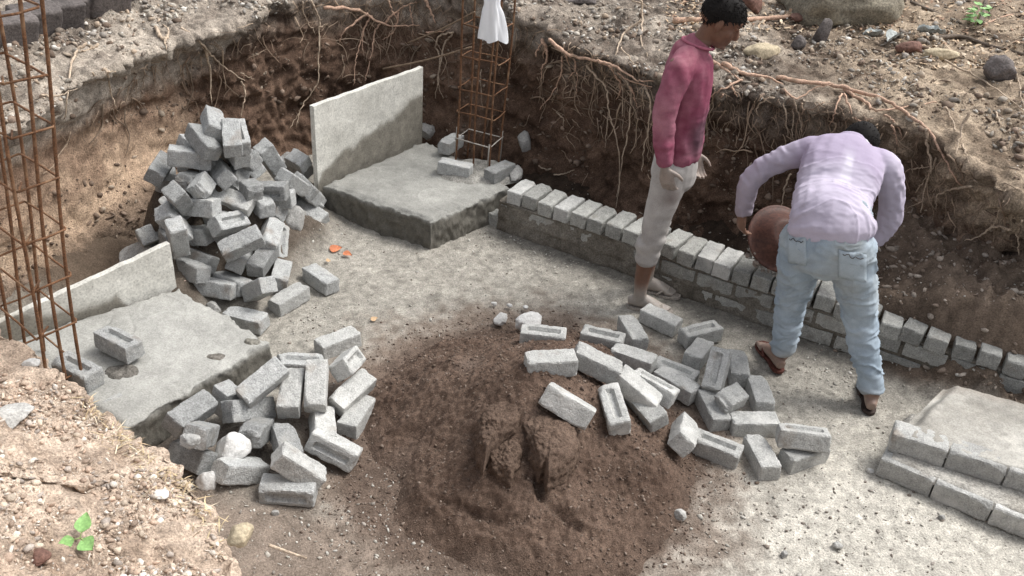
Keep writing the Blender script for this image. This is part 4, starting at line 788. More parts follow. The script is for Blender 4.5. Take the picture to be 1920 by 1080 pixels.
for (px, py, sz, seed, mk, lab, rz) in [
  (1274, 967, (.030, .026, .026), 31, 'greystone', 'lone grey stone at the lower right edge of the heap', .4), (1571, 1022, (.024, .018, .018), 32, 'greystone', 'small grey stone on the pale floor, low centre right', .2),
  (1470, 1040, (.018, .014, .016), 33, 'greystone', 'small grey stone left of another on the pale floor', .8), (1632, 883, (.016, .014, .014), 34, 'whitestone', 'small white stone at the platform\'s left corner', .1),
  (516, 962, (.016, .013, .013), 35, 'greystone', 'pebble just below the frontmost block of the left pile', .2), (1877, 978, (.022, .016, .014), 36, 'greystone', 'small grey stone below the platform at the right edge', .2),
  (1766, 970, (.016, .013, .012), 37, 'greystone', 'small pebble on the pale floor below the platform', .2)]:
    c = at(px, py, 0); z = ground(c[0], c[1]); c = at(px, py, z+sz[2]*.6); rock('stone', c, sz, seed, mk, lab, 'stone', rz)
for (px, py, z, sz, seed, mk, lab, cat) in [
  (995, 603, .09, (.085, .05, .05), 41, 'whitestone', 'large white rubble chunk behind the heap', 'rubble'), (938, 598, .03, (.045, .035, .035), 42, 'whitestone', 'smaller white rubble chunk left of the large one', 'rubble'),
  (985, 576, .02, (.02, .016, .015), 43, 'whitestone', 'small white chip behind the large white chunk', 'rubble'), (955, 572, .015, (.018, .016, .013), 44, 'whitestone', 'small white chip behind the smaller white chunk', 'rubble'), (926, 570, .015, (.017, .014, .013), 45, 'whitestone', 'leftmost small white chip behind the heap', 'rubble'),
  (548, 425, .13, (.115, .085, .14), 46, 'greystone', 'rounded grey boulder leaning in the right of the tall pile', 'boulder'), (436, 838, .13, (.075, .075, .07), 47, 'whitestone', 'big white broken chunk in the middle of the front left pile', 'rubble'),
  (392, 905, .07, (.055, .05, .07), 48, 'whitestone', 'pale stone half buried between gravel bank and front pile', 'stone'), (400, 580, .04, (.05, .04, .04), 49, 'greystone', 'grey mortar lump beside the pinkish rubble', 'rubble'),
  (984, 268, .36, (.06, .05, .085), 50, 'greystone', 'grey mortar lump stuck to the bank right of the rear cage', 'rubble'), (800, 245, .3, (.07, .06, .07), 51, 'greystone', 'grey lump between the tall board and the rear cage', 'rubble'),
  (1300, 385, .12, (.10, .07, .06), 52, 'greystone', 'dusty grey stone in the dark trench behind the boy', 'stone'), (1205, 372, .10, (.055, .045, .05), 53, 'greystone', 'pale stone in the dark trench left of the boy\'s leg', 'stone'), (1172, 345, .13, (.09, .07, .07), 54, 'darkstone', 'dark stone in the trench below the hanging roots', 'stone'),
  (1345, 395, .1, (.07, .05, .06), 55, 'darkstone', 'dark squarish stone in the trench right of the boy', 'stone'), (965, 325, .22, (.10, .05, .035), 56, 'greystone', 'flat grey mortar lump at the right corner of the rear footing', 'rubble')]:
    rock('boulder' if cat == 'boulder' else 'rubble_chunk' if cat == 'rubble' else 'stone', hit(px, py, .03) if seed in (50, 51) else at(px, py, z), sz, seed, mk, lab, cat, seed*.7, cuts=6)
# mortar collar round the rear cage and daubs on the footings
def blob(px, py, z, rx, ry, h, seed, label, colr=(.30, .29, .265)):
    c = at(px, py, z); r, a = np.meshgrid(np.linspace(0, 1, 30), np.linspace(0, 2*math.pi, 90, endpoint=False), indexing='ij')
    R_ = r*(1+.16*np.asarray(fbm(np.stack([np.cos(a)*1.6+seed, np.sin(a)*1.6, 0*a], -1), 3, seed)))
    P = np.stack([c[0]+rx*R_*np.cos(a), c[1]+ry*R_*np.sin(a), 0*a], -1)
    P[..., 2] = z-.012+h*(1-r**5)*(1+.5*fbm(P*16, 3, seed+1))+h*.35*fbm(P*45, 3, seed+2)*(1-r**6)
    V = P.reshape(-1, 3); F = [((i*90+j), ((i+1)*90+j), ((i+1)*90+(j+1) % 90), (i*90+(j+1) % 90)) for i in range(29) for j in range(90)]
    n2 = fbm(V*12, 3, seed+3); return tag(wobj('mortar_daub', V, F, M['mortar'], col=np.array(colr)[None]*(1+.35*n2[:, None]), base=(c[0], c[1], z)), label, 'mortar')
blob(893, 322, .2, .30, .20, .035, 301, 'ring of fresh mortar round the base of the rear cage')
blob(228, 697, .2, .085, .06, .025, 302, 'dark wet mortar dropped below the single block on the left footing', (.15, .14, .125))
blob(403, 668, .2, .05, .028, .018, 303, 'small dark mortar daub near the right side of the left footing', (.19, .175, .155))
blob(338, 668, .2, .06, .035, .007, 304, 'round flat trowel mark in the middle of the left footing', (.33, .325, .30))
blob(472, 640, .2, .04, .03, .02, 305, 'mortar daub on the right corner of the left footing', (.2, .19, .165))
blob(676, 344, .2, .03, .02, .012, 306, 'small mortar daub near the front of the rear footing', (.2, .19, .165))

# stone slabs at the top left
for k, (px, py, rz) in enumerate(((12, 92, .5), (60, 74, .55), (104, 60, .5), (150, 46, .55), (196, 30, .5), (240, 14, .5))):
    V, F = brick_geo(60+k, .014, None, .26, .125, .17, .006); c = hit(px, py-12, 0)
    o = obj('stone_slab', mesh('stone_slab', V, F, M['darkstone'])); o.location = Vector((c[0], c[1]+.05, c[2]+.05)); o.rotation_euler = (.35, .05, 1.0+.1*math.sin(k*3))
    tag(o, ('dark stone block at the left end of the row on the bank, behind the cage', 'second dark stone block from the left on the far bank', 'third dark stone block from the left on the far bank', 'fourth dark stone block from the left on the far bank', 'fifth dark stone block from the left on the far bank', 'dark stone block at the right end of the row on the bank')[k], 'stone block', 'row of dark stone blocks on the far bank')

# ------------------------------------------------------------------ roots
def tr(L_, o): return [(o[0]+a/2.7, o[1]+b/2.7) for a, b in L_]
c2, c3, c4, c1 = (560, 0), (1000, 0), (1400, 0), (0, 0)
RT = [
 ('thick pinkish root sprawling from the bank above the tall board', 'root', .013, [
  (c2, 1, [(130, 40), (240, 42), (330, 62), (420, 120), (500, 130), (610, 128)]), (c2, .75, [(350, 70), (290, 110), (230, 160), (205, 215)]), (c2, .6, [(370, 80), (330, 150), (310, 220), (290, 300), (280, 430)]), (c2, .55, [(415, 120), (385, 160), (370, 260), (345, 370), (338, 410)]),
  (c2, .7, [(430, 122), (480, 70), (540, 30), (600, 10)]), (c2, .55, [(500, 60), (495, 130), (460, 180), (420, 200)]), (c2, .4, [(560, 30), (575, 110), (580, 190)]), (c2, .5, [(455, 5), (475, 60), (500, 100)]), (c2, .3, [(330, 150), (322, 240), (330, 300)])]),
 ('short pinkish root stub left of the rear cage near the top edge', 'root', .011, [(c2, 1, [(640, 0), (670, 60), (695, 115)]), (c2, .6, [(645, 165), (720, 160), (770, 140)])]),
 ('long thin root hanging left of the tall board', 'rootpale', .007, [(c2, 1, [(60, 5), (100, 80), (105, 160), (100, 330), (90, 430), (40, 500), (0, 570), (-45, 650)]), (c2, .7, [(20, 10), (30, 80), (75, 150), (85, 180)]), (c2, .6, [(100, 135), (150, 120)]), (c2, .6, [(5, 560), (-10, 640)])]),
 ('twisted dull root looping behind the rear cage', 'rootpale', .0075, [(c2, 1, [(785, 160), (710, 185), (695, 240), (715, 290), (705, 400), (690, 500)]), (c2, .9, [(780, 170), (735, 230), (715, 340), (710, 420), (730, 500)]), (c2, .6, [(925, 350), (920, 440), (935, 560)])]),
 ('tangle of pinkish roots along the bank lip right of the rear cage', 'root', .012, [
  (c3, 1, [(75, 195), (150, 260), (220, 290), (330, 310), (400, 350), (470, 400), (600, 440)]), (c3, .9, [(45, 195), (65, 250), (70, 310), (45, 340), (40, 400)]), (c3, .6, [(60, 220), (50, 300)]), (c3, .6, [(145, 285), (145, 360), (110, 450), (35, 555)]),
  (c3, .5, [(210, 300), (215, 350), (175, 400)]), (c3, .45, [(205, 330), (220, 380), (218, 470)]), (c3, .7, [(400, 350), (440, 420), (435, 480), (420, 500)]), (c3, .55, [(490, 430), (510, 490), (525, 540)]), (c3, .8, [(330, 310), (420, 335), (520, 405), (610, 412)]), (c3, .5, [(160, 265), (185, 335)]), (c3, .5, [(10, 280), (30, 240), (45, 215)])]),
 ('long pair of thin roots hanging to the wall left of the boy', 'rootpale', .0075, [(c3, 1, [(265, 330), (330, 400), (370, 450), (385, 580), (420, 690), (440, 860), (415, 1050)]), (c3, .9, [(460, 390), (490, 450), (490, 600), (460, 760), (440, 880), (425, 1000)]), (c3, .6, [(380, 590), (360, 750)]), (c3, .5, [(450, 440), (455, 700)])]),
 ('thin root hanging right behind the boy\'s back', 'rootpale', .007, [(c3, 1, [(560, 440), (590, 500), (585, 640), (555, 780), (550, 870)]), (c3, .7, [(555, 450), (560, 560)])]),
 ('forked pale root running up the bank left of the boy\'s shoulder', 'rootpale', .008, [(c3, 1, [(545, 0), (550, 100), (548, 200), (580, 290)]), (c3, 1, [(545, 105), (450, 180), (420, 270), (350, 410)]), (c3, .6, [(440, 240), (510, 320), (540, 390)]), (c3, .6, [(640, 250), (560, 380)]), (c3, .6, [(500, 0), (600, 40), (680, 70)])]),
 ('thick pinkish root on the bank just right of the boy\'s chest', 'root', .014, [(c3, 1, [(865, 285), (950, 335), (1050, 410)]), (c3, 1, [(960, 320), (1060, 370), (1180, 390), (1270, 432)]), (c3, .5, [(1060, 400), (960, 450), (870, 510)]), (c3, .5, [(1000, 420), (1030, 490)]), (c3, .4, [(960, 480), (940, 540)])]),
 ('main long pinkish root crossing the bank above the bent man and ending low right', 'root', .013, [
  (c4, 1, [(150, 392), (300, 415), (430, 430), (560, 460), (700, 505), (800, 570), (890, 630), (950, 700), (1000, 800), (1050, 890), (1095, 955)]), (c4, .7, [(490, 450), (600, 520), (660, 560), (800, 540), (960, 515)]), (c4, .5, [(190, 460), (260, 500), (340, 450), (430, 430)]),
  (c4, .5, [(490, 470), (520, 540), (565, 610), (640, 600)]), (c4, .45, [(480, 470), (450, 560), (420, 640)]), (c4, .45, [(700, 580), (740, 610), (775, 660), (780, 700)]), (c4, .4, [(735, 630), (755, 690), (765, 740)])]),
 ('bundle of thin roots hanging between the boy and the bent man', 'rootpale', .0075, [(c4, 1, [(150, 440), (190, 540), (210, 690)]), (c4, .9, [(190, 450), (235, 560), (230, 700)]), (c4, .8, [(240, 500), (270, 600), (280, 670)]), (c4, .8, [(140, 490), (70, 520), (50, 560), (60, 590)]), (c4, .8, [(220, 880), (190, 960), (180, 1050)])]),
 ('branching thin root dangling right of the bent man\'s shoulder', 'rootpale', .0085, [(c4, 1, [(905, 650), (920, 760), (935, 840), (900, 960), (885, 1080)]), (c4, .7, [(960, 800), (930, 880)]), (c4, .5, [(840, 860), (930, 840)]), (c4, .5, [(860, 970), (920, 880)]), (c4, .5, [(890, 1020), (800, 1060)])]),
 ('short crossing roots on the bank at the far right', 'rootpale', .008, [(c4, .9, [(1000, 540), (1040, 610), (1060, 660)]), (c4, .9, [(1120, 570), (1080, 690), (1060, 780)]), (c4, .8, [(1090, 730), (1130, 830)]), (c4, .8, [(1350, 330), (1380, 420), (1400, 540)]), (c4, .7, [(1260, 570), (1310, 680)]), (c4, .6, [(1330, 430), (1360, 370)])]),
 ('pale root crossing the dark hollow right of the bent man', 'rootpale', .0085, [(c4, .8, [(1140, 940), (1040, 960), (970, 990), (955, 1060)]), (c4, 1, [(1335, 1160), (1250, 1150), (1180, 1195), (1105, 1220)]), (c4, .8, [(1400, 1110), (1370, 1170), (1375, 1300)]), (c4, .5, [(1310, 960), (1270, 1100), (1230, 1170)])]),
 ('long straight thin root lying diagonally on the bank at the top right', 'rootpale', .0065, [(c4, 1, [(1000, 305), (1150, 380), (1270, 450), (1400, 560), (1420, 580)])]),
 ('forked pale root over the orange cut at the upper left', 'rootpale', .0085, [(c1, 1, [(440, 215), (390, 260), (360, 340), (340, 480), (330, 600)]), (c1, .9, [(500, 225), (450, 245), (400, 260)]), (c1, .7, [(215, 480), (290, 490), (390, 450)])]),
 ('short pale root curling over the orange cut\'s rim', 'rootpale', .0075, [(c1, 1, [(520, 350), (545, 370), (560, 460), (585, 540)]), (c1, .7, [(545, 362), (590, 362)]), (c1, .7, [(470, 370), (490, 420)])]),
 ('pale root forking down to the top of the tall block pile', 'rootpale', .009, [(c1, 1, [(920, 140), (1010, 210), (1080, 290), (1150, 350), (1240, 410)]), (c1, .9, [(1045, 255), (1065, 370), (1070, 530)]), (c1, .8, [(1225, 408), (1240, 480), (1215, 600)]), (c1, .5, [(1215, 365), (1285, 400)])]),
 ('small curled pale root on the bank crest at the upper left', 'rootpale', .011, [(c1, 1, [(790, 140), (815, 185), (845, 190), (850, 150), (830, 125)]), (c1, .7, [(835, 190), (840, 250)])]),
 ('small pale rootlets on the dark soil right of the rear footing', 'rootpale', .006, [(c3, 1, [(100, 885), (160, 880), (210, 855)]), (c3, .9, [(120, 570), (150, 600), (150, 640)]), (c3, .8, [(30, 840), (90, 865)])])]
rs = np.random.RandomState(3)
for lab, mk, w0, brs in RT:
    root = None
    for bi, (o, f, pl) in enumerate(brs):
        pts = np.array([hit(x, y, .028) for x, y in tr(pl, o)])
        # smooth the depth so that the root bridges hollows instead of diving into them
        d = np.linalg.norm(pts-CAMO, axis=1); d2 = d.copy()
        for _ in range(2): d2[1:-1] = np.minimum(d2[1:-1], .25*d2[:-2]+.5*d2[1:-1]+.25*d2[2:])
        if len(d2) > 2: d2 = np.minimum(d2, np.maximum(np.roll(d2, 1), np.roll(d2, -1))+.03)
        pts = CAMO+(pts-CAMO)*(d2/d)[:, None]
        cp = catmull(pts, max(10, 7*len(pts))); cp = cp+.006*np.stack([noise(np.stack([np.arange(len(cp))*.7, np.full(len(cp), k*9.1+bi), np.full(len(cp), len(lab)*1.)], -1), 7) for k in range(3)], 1)
        rad = w0*f*np.linspace(1.05, .28, len(cp))*(1+.15*noise(np.stack([np.arange(len(cp))*.9, 0*cp[:, 0], 0*cp[:, 0]], -1), bi)); V, F = tube(cp, rad, 7, .06, bi)
        if root is None:
            root = wobj('tree_root', V, F, M[mk], base=cp[0]); tag(root, lab, 'root', 'roots hanging from the bank')
        else: wobj('root_branch', V, F, M[mk], root)
# hair-thin rootlets: nobody could count them
parts = []
for k in range(860):
    px = rs.choice([rs.uniform(540, 1915), rs.normal(1130, 60), rs.normal(1480, 110), rs.normal(700, 60)], p=[.5, .2, .2, .1]); ylip = np.interp(px, [560, 860, 1000, 1240, 1570, 1720, 1920], [-5, 0, 65, 150, 205, 255, 400])
    py = ylip+rs.gamma(1.6, 38)*(1 if px > 900 else .9)-12
    if k > 760: px = rs.uniform(100, 560); py = np.interp(px, [100, 300, 560], [250, 110, 10])+rs.gamma(1.2, 20)
    ln = rs.uniform(14, 55) if k % 9 else rs.uniform(45, 110); pts = [(px, py)]; a = rs.normal(0, .9)
    for q in range(4): a = a*.75+rs.normal(0, .4); pts.append((pts[-1][0]+math.sin(a)*ln/4, pts[-1][1]+math.cos(a)*ln/4))
    P3 = np.array([hit(x, y, .02) for x, y in pts]); d = np.linalg.norm(P3-CAMO, axis=1)
    if d.max()-d.min() > .3: continue
    V, F = tube(catmull(P3, 9), np.linspace(.0026, .0010, 9)*(rs.uniform(.7, 1.4) if k % 9 else rs.uniform(1.5, 2.4)), 5); parts.append((V, F))
V, F = merge(parts); col = np.repeat(np.array([(.42, .32, .235), (.30, .22, .16), (.2, .15, .11)])[rs.randint(0, 3, len(parts))], [len(p_[0]) for p_ in parts], 0)
tag(wobj('fine_rootlets', V, F, M['straw'], col=col), 'hair-thin rootlets hanging from the cut bank', 'rootlets', kind='stuff')

# ------------------------------------------------------------------ things lying on the far bank
def stick(name, pts, r, mk, label, cat='stick', pull=.02):
    P3 = catmull(np.array([hit(x, y, pull) for x, y in pts]), 24); V, F = tube(P3, r*np.linspace(1, .7, 24), 9, .1, len(label)); return tag(wobj(name, V, F, M[mk], base=P3[0]), label, cat)
stick('branch', [(1262, 38), (1340, 37), (1410, 36), (1482, 31)], .02, 'root', 'pinkish branch lying behind the boy\'s head', 'branch', .03)
stick('branch', [(1708, 4), (1745, 20), (1795, 38)], .013, 'stick', 'brown stick slanting down left of the green plant', 'branch')
stick('branch', [(1745, 72), (1800, 68), (1850, 84), (1920, 102)], .015, 'stick', 'dark long stick lying right of the crumpled scrap', 'branch')
stick('branch', [(1838, 44), (1846, 15), (1852, -25)], .02, 'stick', 'dark stem standing behind the green plant', 'branch')
stick('branch', [(1845, 46), (1885, 30), (1935, 22)], .007, 'root', 'thin reddish twig right of the green plant', 'twig')
stick('twig', [(505, 1022), (540, 1035), (575, 1047)], .004, 'rootpale', 'short pale twig on the brown soil at the bottom left', 'twig')
stick('twig', [(0, 858), (25, 872), (48, 880)], .004, 'rootpale', 'short pale twig on the gravel bank at the left edge', 'twig')
def crumple(px, py, L_, W_, ang, seed, mk, label, lift=.05):
    n, m = 34, 20; u, v = np.meshgrid(np.linspace(-1, 1, n), np.linspace(-1, 1, m), indexing='ij'); c = np.array(hit(px, py, .0)); hw_ = np.sqrt(np.clip(1-u*u*.96, .02, 1))
    x = u*L_; y = v*W_*hw_; z = lift+.035*(v*v)*hw_-.02+.018*fbm(np.dstack([u*3+seed, v*3, 0*u]), 3, seed); ca, sa = math.cos(ang), math.sin(ang)
    P = np.dstack([x*ca-y*sa, x*sa+y*ca, z]); V1 = P.reshape(-1, 3)+c; V2 = V1-np.array((0, 0, .004)); F = gridF(n, m)
    V = np.vstack([V1, V2]); Fq = [tuple(f) for f in F]+[tuple(f[::-1]+n*m) for f in F]
    return tag(wobj('scrap', V, Fq, M[mk], base=c), label, 'scrap')
crumple(1672, 78, .10, .04, .9, 3, 'scrap', 'crumpled pale grey leaf-shaped scrap below the boulder')
crumple(1638, 68, .075, .035, .1, 5, 'scrap', 'dull grey crumpled scrap left of the leaf-shaped one', .03)
crumple(1745, 62, .09, .035, -.2, 9, 'scrap', 'greenish grey crumpled scrap right of the leaf-shaped one', .03)

# leaves and sprouts
def leafgeo(base, tip, wid, up, n=9, heart=True):
    base = np.asarray(base, float); tip = np.asarray(tip, float); t = tip-base; L_ = np.linalg.norm(t); t /= L_; s = np.cross(t, up); s /= np.linalg.norm(s); nn_ = np.cross(s, t)
    u = np.linspace(0, 1, n); prof = np.sin(np.pi*u**.62)**.8*(1-.25*u); prof[0] = .12; prof[-1] = 0.01; V = []
    for k in range(n):
        c = base+t*L_*u[k]-nn_*.14*L_*u[k]**2
        for f in (-1, -.5, 0, .5, 1): V.append(c+s*f*prof[k]*wid+nn_*abs(f)*.16*wid-(t*.10*L_*abs(f) if heart and k == 0 else 0))
    V = np.array(V); F = [(i*5+j, (i+1)*5+j, (i+1)*5+j+1, i*5+j+1) for i in range(n-1) for j in range(4)]
    return V, F
def thickleaf(V, F, nn_=(0, 0, -.0012)):
    V = np.asarray(V); m = len(V); return np.vstack([V, V+np.array(nn_)]), list(F)+[tuple(i+m for i in f[::-1]) for f in F]
b = np.array(hit(155, 1026, 0)); root = empty('green_sprout', b); tag(root, 'small bright green sprout with heart-shaped leaves on the gravel bank', 'sprout')
ctr = b+np.array((0, 0, .04))
V, F = tube(catmull([b-np.array((0, 0, .01)), b+np.array((.004, 0, .03)), ctr], 8), .0025, 6); wobj('stem', V, F, M['stem'], root)
for dx, dy, dz, L_, w_ in ((-.003, .035, .018, .058, .027), (.032, -.026, .004, .052, .029), (-.034, -.022, -.002, .045, .023)):
    d = np.array((dx, dy, dz)); d /= np.linalg.norm(d); s0 = ctr+d*.020; V, F = tube(np.array([ctr, s0]), .0016, 6); wobj('petiole', V, F, M['stem'], root)
    V, F = thickleaf(*leafgeo(s0, s0+d*L_, w_, np.array((0, -.35, 1.)))); wobj('leaf', V, F, M['leaf'], root)
b = np.array(hit(1828, 48, 0)); root = empty('green_plant', b); tag(root, 'low bright green leafy plant on the bank at the top right', 'plant')
V, F = tube(catmull([b-np.array((0, 0, .01)), b+np.array((0, 0, .05)), b+np.array((.01, 0, .11))], 8), .004, 6); wobj('stem', V, F, M['stem'], root)
for k in range(22):
    a = rs.uniform(0, 6.28); h = rs.uniform(.03, .14); s0 = b+np.array((.03*math.cos(a), .03*math.sin(a), h)); d = np.array((math.cos(a), math.sin(a), rs.uniform(-.2, .5))); d /= np.linalg.norm(d)
    V, F = thickleaf(*leafgeo(s0, s0+d*rs.uniform(.04, .065), rs.uniform(.016, .026), np.array((.01, -.2, 1.)), 7)); wobj('leaf', V, F, M['leaf'], root)
for px, py, a, L_, mk, lab in ((630, 468, .4, .075, 'orangeleaf', 'curled orange dead leaf on the floor right of the tall pile'), (652, 478, -.5, .06, 'orangeleaf', 'paler orange dead leaf overlapping the curled one'), (560, 470, .8, .05, 'orangeleaf', 'small orange leaf bit beside the grey boulder'), (702, 600, .6, .04, 'tanleaf', 'single tan dead leaf on the grey floor behind the heap'), (615, 490, 1.9, .04, 'tanleaf', 'small brownish leaf left below the orange leaves')):
    c = at(px, py, .012); d = np.array((math.cos(a), math.sin(a), .12)); V, F = thickleaf(*leafgeo(c-d*L_*.5, c+d*L_*.5, L_*.36, np.array((.3, -.5, 1.)), 9, False)); V[:, 2] += .010
    tag(wobj('dead_leaf', V, F, M[mk], base=c), lab, 'leaf')

# ------------------------------------------------------------------ loose gravel, crumbs and straw
rs = np.random.RandomState(11)
PAL = np.array([(.50, .46, .40), (.36, .32, .27), (.62, .59, .54), (.24, .20, .165), (.42, .33, .25), (.30, .27, .24)])
def bankscatter(n, fn, smin, smax, pal, name, label):
    P = np.zeros((0, 3))
    while len(P) < n:
        H_ = []
        for _ in range(n):
            px, py = fn(); h = bvh.ray_cast(Vector(CAMO), Vector(ray(px, py)).normalized())
            if h[0] is None or (abs(h[1].z) < .35 and rs.rand() > .25): continue
            H_.append(h[0][:])
        H_ = np.array(H_); P = np.vstack([P, H_[rs.rand(len(H_)) < .35+.9*(noise(H_*3.1, 77)+.5*noise(H_*9, 78))]])
    P = P[:n]; S = smin+(smax-smin)*rs.rand(n)**4.5; P[:, 2] += S*.25
    V, F, C = stones(P, S, pal[rs.randint(0, len(pal), n)]*rs.uniform(.75, 1.2, (n, 1)), rs)
    return tag(wobj(name, V, F, M['gravel'], smooth=False, col=np.clip(C, .02, .85)), label, 'gravel', kind='stuff')
def f_top():
    px = rs.uniform(-40, 1960); y1 = np.interp(px, [0, 110, 300, 540, 600, 860, 1000, 1240, 1570, 1720, 1920], [280, 230, 110, 20, -30, -20, 75, 160, 215, 275, 420]); return px, y1-rs.rand()**.8*max(40, y1+30)
bankscatter(8500, f_top, .003, .026, PAL*.92, 'bank_gravel', 'pale gravel and small stones strewn over the top of the bank')
def f_near():
    px = rs.uniform(-30, 420); y0 = np.interp(px, [0, 100, 230, 350, 390, 420], [605, 690, 805, 905, 960, 1060]); return px, y0+4+rs.rand()**.9*(1110-y0)
PALN = np.array([(.55, .46, .37), (.42, .33, .26), (.66, .60, .53), (.30, .23, .18), (.48, .36, .28), (.38, .33, .29)])
bankscatter(5200, f_near, .0025, .016, PALN, 'spoil_gravel', 'tan gravel covering the low bank in the left foreground')
def f_face():
    px = rs.uniform(0, 1920); return px, rs.uniform(30, 560)
bankscatter(5000, f_face, .004, .03, np.array([(.24, .18, .14), (.17, .125, .095), (.34, .28, .22), (.13, .095, .072)]), 'face_clods', 'small clods and stones stuck in the cut soil face')
def floorscatter(n, smin, smax, pal, dens, name, label, heapmode=False):
    P = []; S = []
    x = rs.uniform(-2.2, 3.2, n*8); y = rs.uniform(1.9, 5.6, n*8); keep = rs.rand(n*8) < dens(x, y); x = x[keep][:n]; y = y[keep][:n]
    S = smin+(smax-smin)*rs.rand(len(x))**3.0
    z = floor_z(x, y)
    if heapmode: z = np.maximum(z, np.array([heapz(a, b_) if abs(a) < 1.25 and 1.85 < b_ < 4.25 else -1 for a, b_ in zip(x, y)]))
    P = np.column_stack([x, y, z+S*.2])
    V, F, C = stones(P, S, pal[rs.randint(0, len(pal), len(x))]*rs.uniform(.75, 1.2, (len(x), 1)), rs)
    return tag(wobj(name, V, F, M['gravel'], smooth=False, col=np.clip(C, .02, .85)), label, 'gravel', kind='stuff')
PALF = np.array([(.40, .38, .34), (.30, .27, .24), (.50, .48, .44), (.20, .17, .145), (.45, .42, .37)])
def blobs(cs):
    L_ = [(at(a, b_, 0), r) for a, b_, r in cs]
    return lambda x, y: np.clip(.10+sum(np.exp(-((x-c[0])**2+(y-c[1])**2)/(2*r*r)) for c, r in L_), 0, 1)
floorscatter(7000, .0022, .011, PALF, blobs([(1050, 480, .25), (960, 440, .2), (640, 440, .15), (1530, 700, .22), (1480, 1000, .2), (1390, 960, .15), (1700, 960, .2), (600, 600, .15), (420, 960, .2), (700, 1010, .3), (1650, 770, .12)]), 'floor_crumbs', 'crumbs of mortar and grit strewn on the pit floor')
floorscatter(3000, .004, .026, np.array([(.25, .195, .155), (.34, .29, .245), (.17, .13, .10), (.40, .35, .30)]), lambda x, y: np.clip(sstep(.0, .12, wall_d(x, y)+.05+.14*sstep(2.0, 2.2, x))*sstep(1.55, 1.9, x)*(wall_d(x, y) < .8), 0, 1), 'backfill_rubble', 'rubble and clods backfilled behind the right end of the wall')
floorscatter(420, .006, .02, np.array([(.55, .43, .38), (.48, .36, .3), (.6, .56, .52)]), lambda x, y: np.exp(-((x-at(345, 555, .1)[0])**2+(y-at(345, 555, .1)[1])**2)/(2*.09**2)), 'pinkish_rubble', 'pinkish broken rubble between the left footing and the tall pile')
floorscatter(16000, .0018, .0095, np.array([(.12, .086, .068), (.15, .11, .088), (.17, .128, .10), (.085, .06, .047), (.21, .165, .135)]), lambda x, y: np.maximum(np.clip(heap(x, y)*9, 0, .8), .75*sstep(1.40, .95, np.sqrt(((x-.11)/.80)**2+((y-3.04)/.88)**2))**2), 'heap_grit', 'coarse grit and small lumps on the brown heap', True)
# straw and dry leaf litter
def litter(n, fn, lmin, lmax, name, label, pal, wid=.0016):
    Vs = []; Fs = []; Cs = []; o = 0
    for _ in range(n):
        px, py = fn(); h = np.array(hit(px, py, .004)); L_ = rs.uniform(lmin, lmax); a = rs.uniform(0, 6.28); d = np.array((math.cos(a), math.sin(a), rs.normal(0, .25))); d /= np.linalg.norm(d); s = np.array((-math.sin(a), math.cos(a), .2))*wid*rs.uniform(.6, 1.5)
        b_ = rs.normal(0, .12)*L_; mid_ = h+d*L_*.5+np.array((0, 0, abs(b_)))+s/wid*b_*.3; e = h+d*L_
        Vs += [h-s, h+s, mid_+s, mid_-s, e, h+np.array((0, 0, -.001)), mid_+np.array((0, 0, -.001))]; Fs += [(o, o+1, o+2, o+3), (o+3, o+2, o+4), (o+1, o, o+5), (o+5, o+6, o+2, o+1), (o+5, o, o+3, o+6)]; o += 7
        Cs += [pal[rs.randint(len(pal))]*rs.uniform(.7, 1.2)]*7
    return tag(wobj(name, np.array(Vs), Fs, M['straw'], smooth=False, col=np.array(Cs)), label, 'litter', kind='stuff')
PS = np.array([(.58, .47, .30), (.48, .37, .23), (.64, .56, .42), (.36, .27, .18)])
def f_straw():
    t_ = rs.rand(); px = 170+220*t_+rs.normal(0, 22); return px, np.interp(px, [150, 230, 350, 400], [735, 805, 905, 965])+abs(rs.normal(0, 40))
litter(260, f_straw, .02, .085, 'dry_straw', 'dry straw scattered along the crest of the gravel bank', PS)
def f_lit():
    px = rs.uniform(1250, 1925); return px, rs.uniform(0, 130)*(.45+.55*(px > 1680))
litter(1500, f_lit, .012, .055, 'leaf_litter', 'dry leaf litter on the bank at the top right', np.array([(.45, .33, .22), (.55, .42, .29), (.34, .22, .15), (.6, .5, .38)]), .007)

# ------------------------------------------------------------------ people
def loft(pts, rad, ref=(0, 1, 0), n=18, caps=True):
    """closed tube with elliptical rings; rad = (half width along ref, half depth across it)"""
    P = np.asarray(pts, float); m = len(P); Rr = np.array([(r, r) if np.isscalar(r) else r for r in rad], float)
    T = np.gradient(P, axis=0); T /= np.linalg.norm(T, axis=1)[:, None]+1e-9; ref = np.asarray(ref, float)
    rings = []; ang = np.arange(n)/n*2*math.pi
    def ring(c, t, ra, rb):
        a = ref-t*(ref@t); a /= np.linalg.norm(a)+1e-9; b = np.cross(t, a); return c+ra*np.cos(ang)[:, None]*a+rb*np.sin(ang)[:, None]*b
    if caps:
        for f in (.35, .75): s = math.sqrt(1-(1-f)**2); rings.append(ring(P[0]-T[0]*min(Rr[0])*(1-f)*.8, T[0], Rr[0][0]*s, Rr[0][1]*s))
    for k in range(m): rings.append(ring(P[k], T[k], *Rr[k]))
    if caps:
        for f in (.75, .35): s = math.sqrt(1-(1-f)**2); rings.append(ring(P[-1]+T[-1]*min(Rr[-1])*(1-f)*.8, T[-1], Rr[-1][0]*s, Rr[-1][1]*s))
    V = np.vstack(rings); q = len(rings); F = [(i*n+j, i*n+(j+1) % n, (i+1)*n+(j+1) % n, (i+1)*n+j) for i in range(q-1) for j in range(n)]
    F.append(tuple(range(n))[::-1]); F.append(tuple(range((q-1)*n, q*n)))
    return V, F
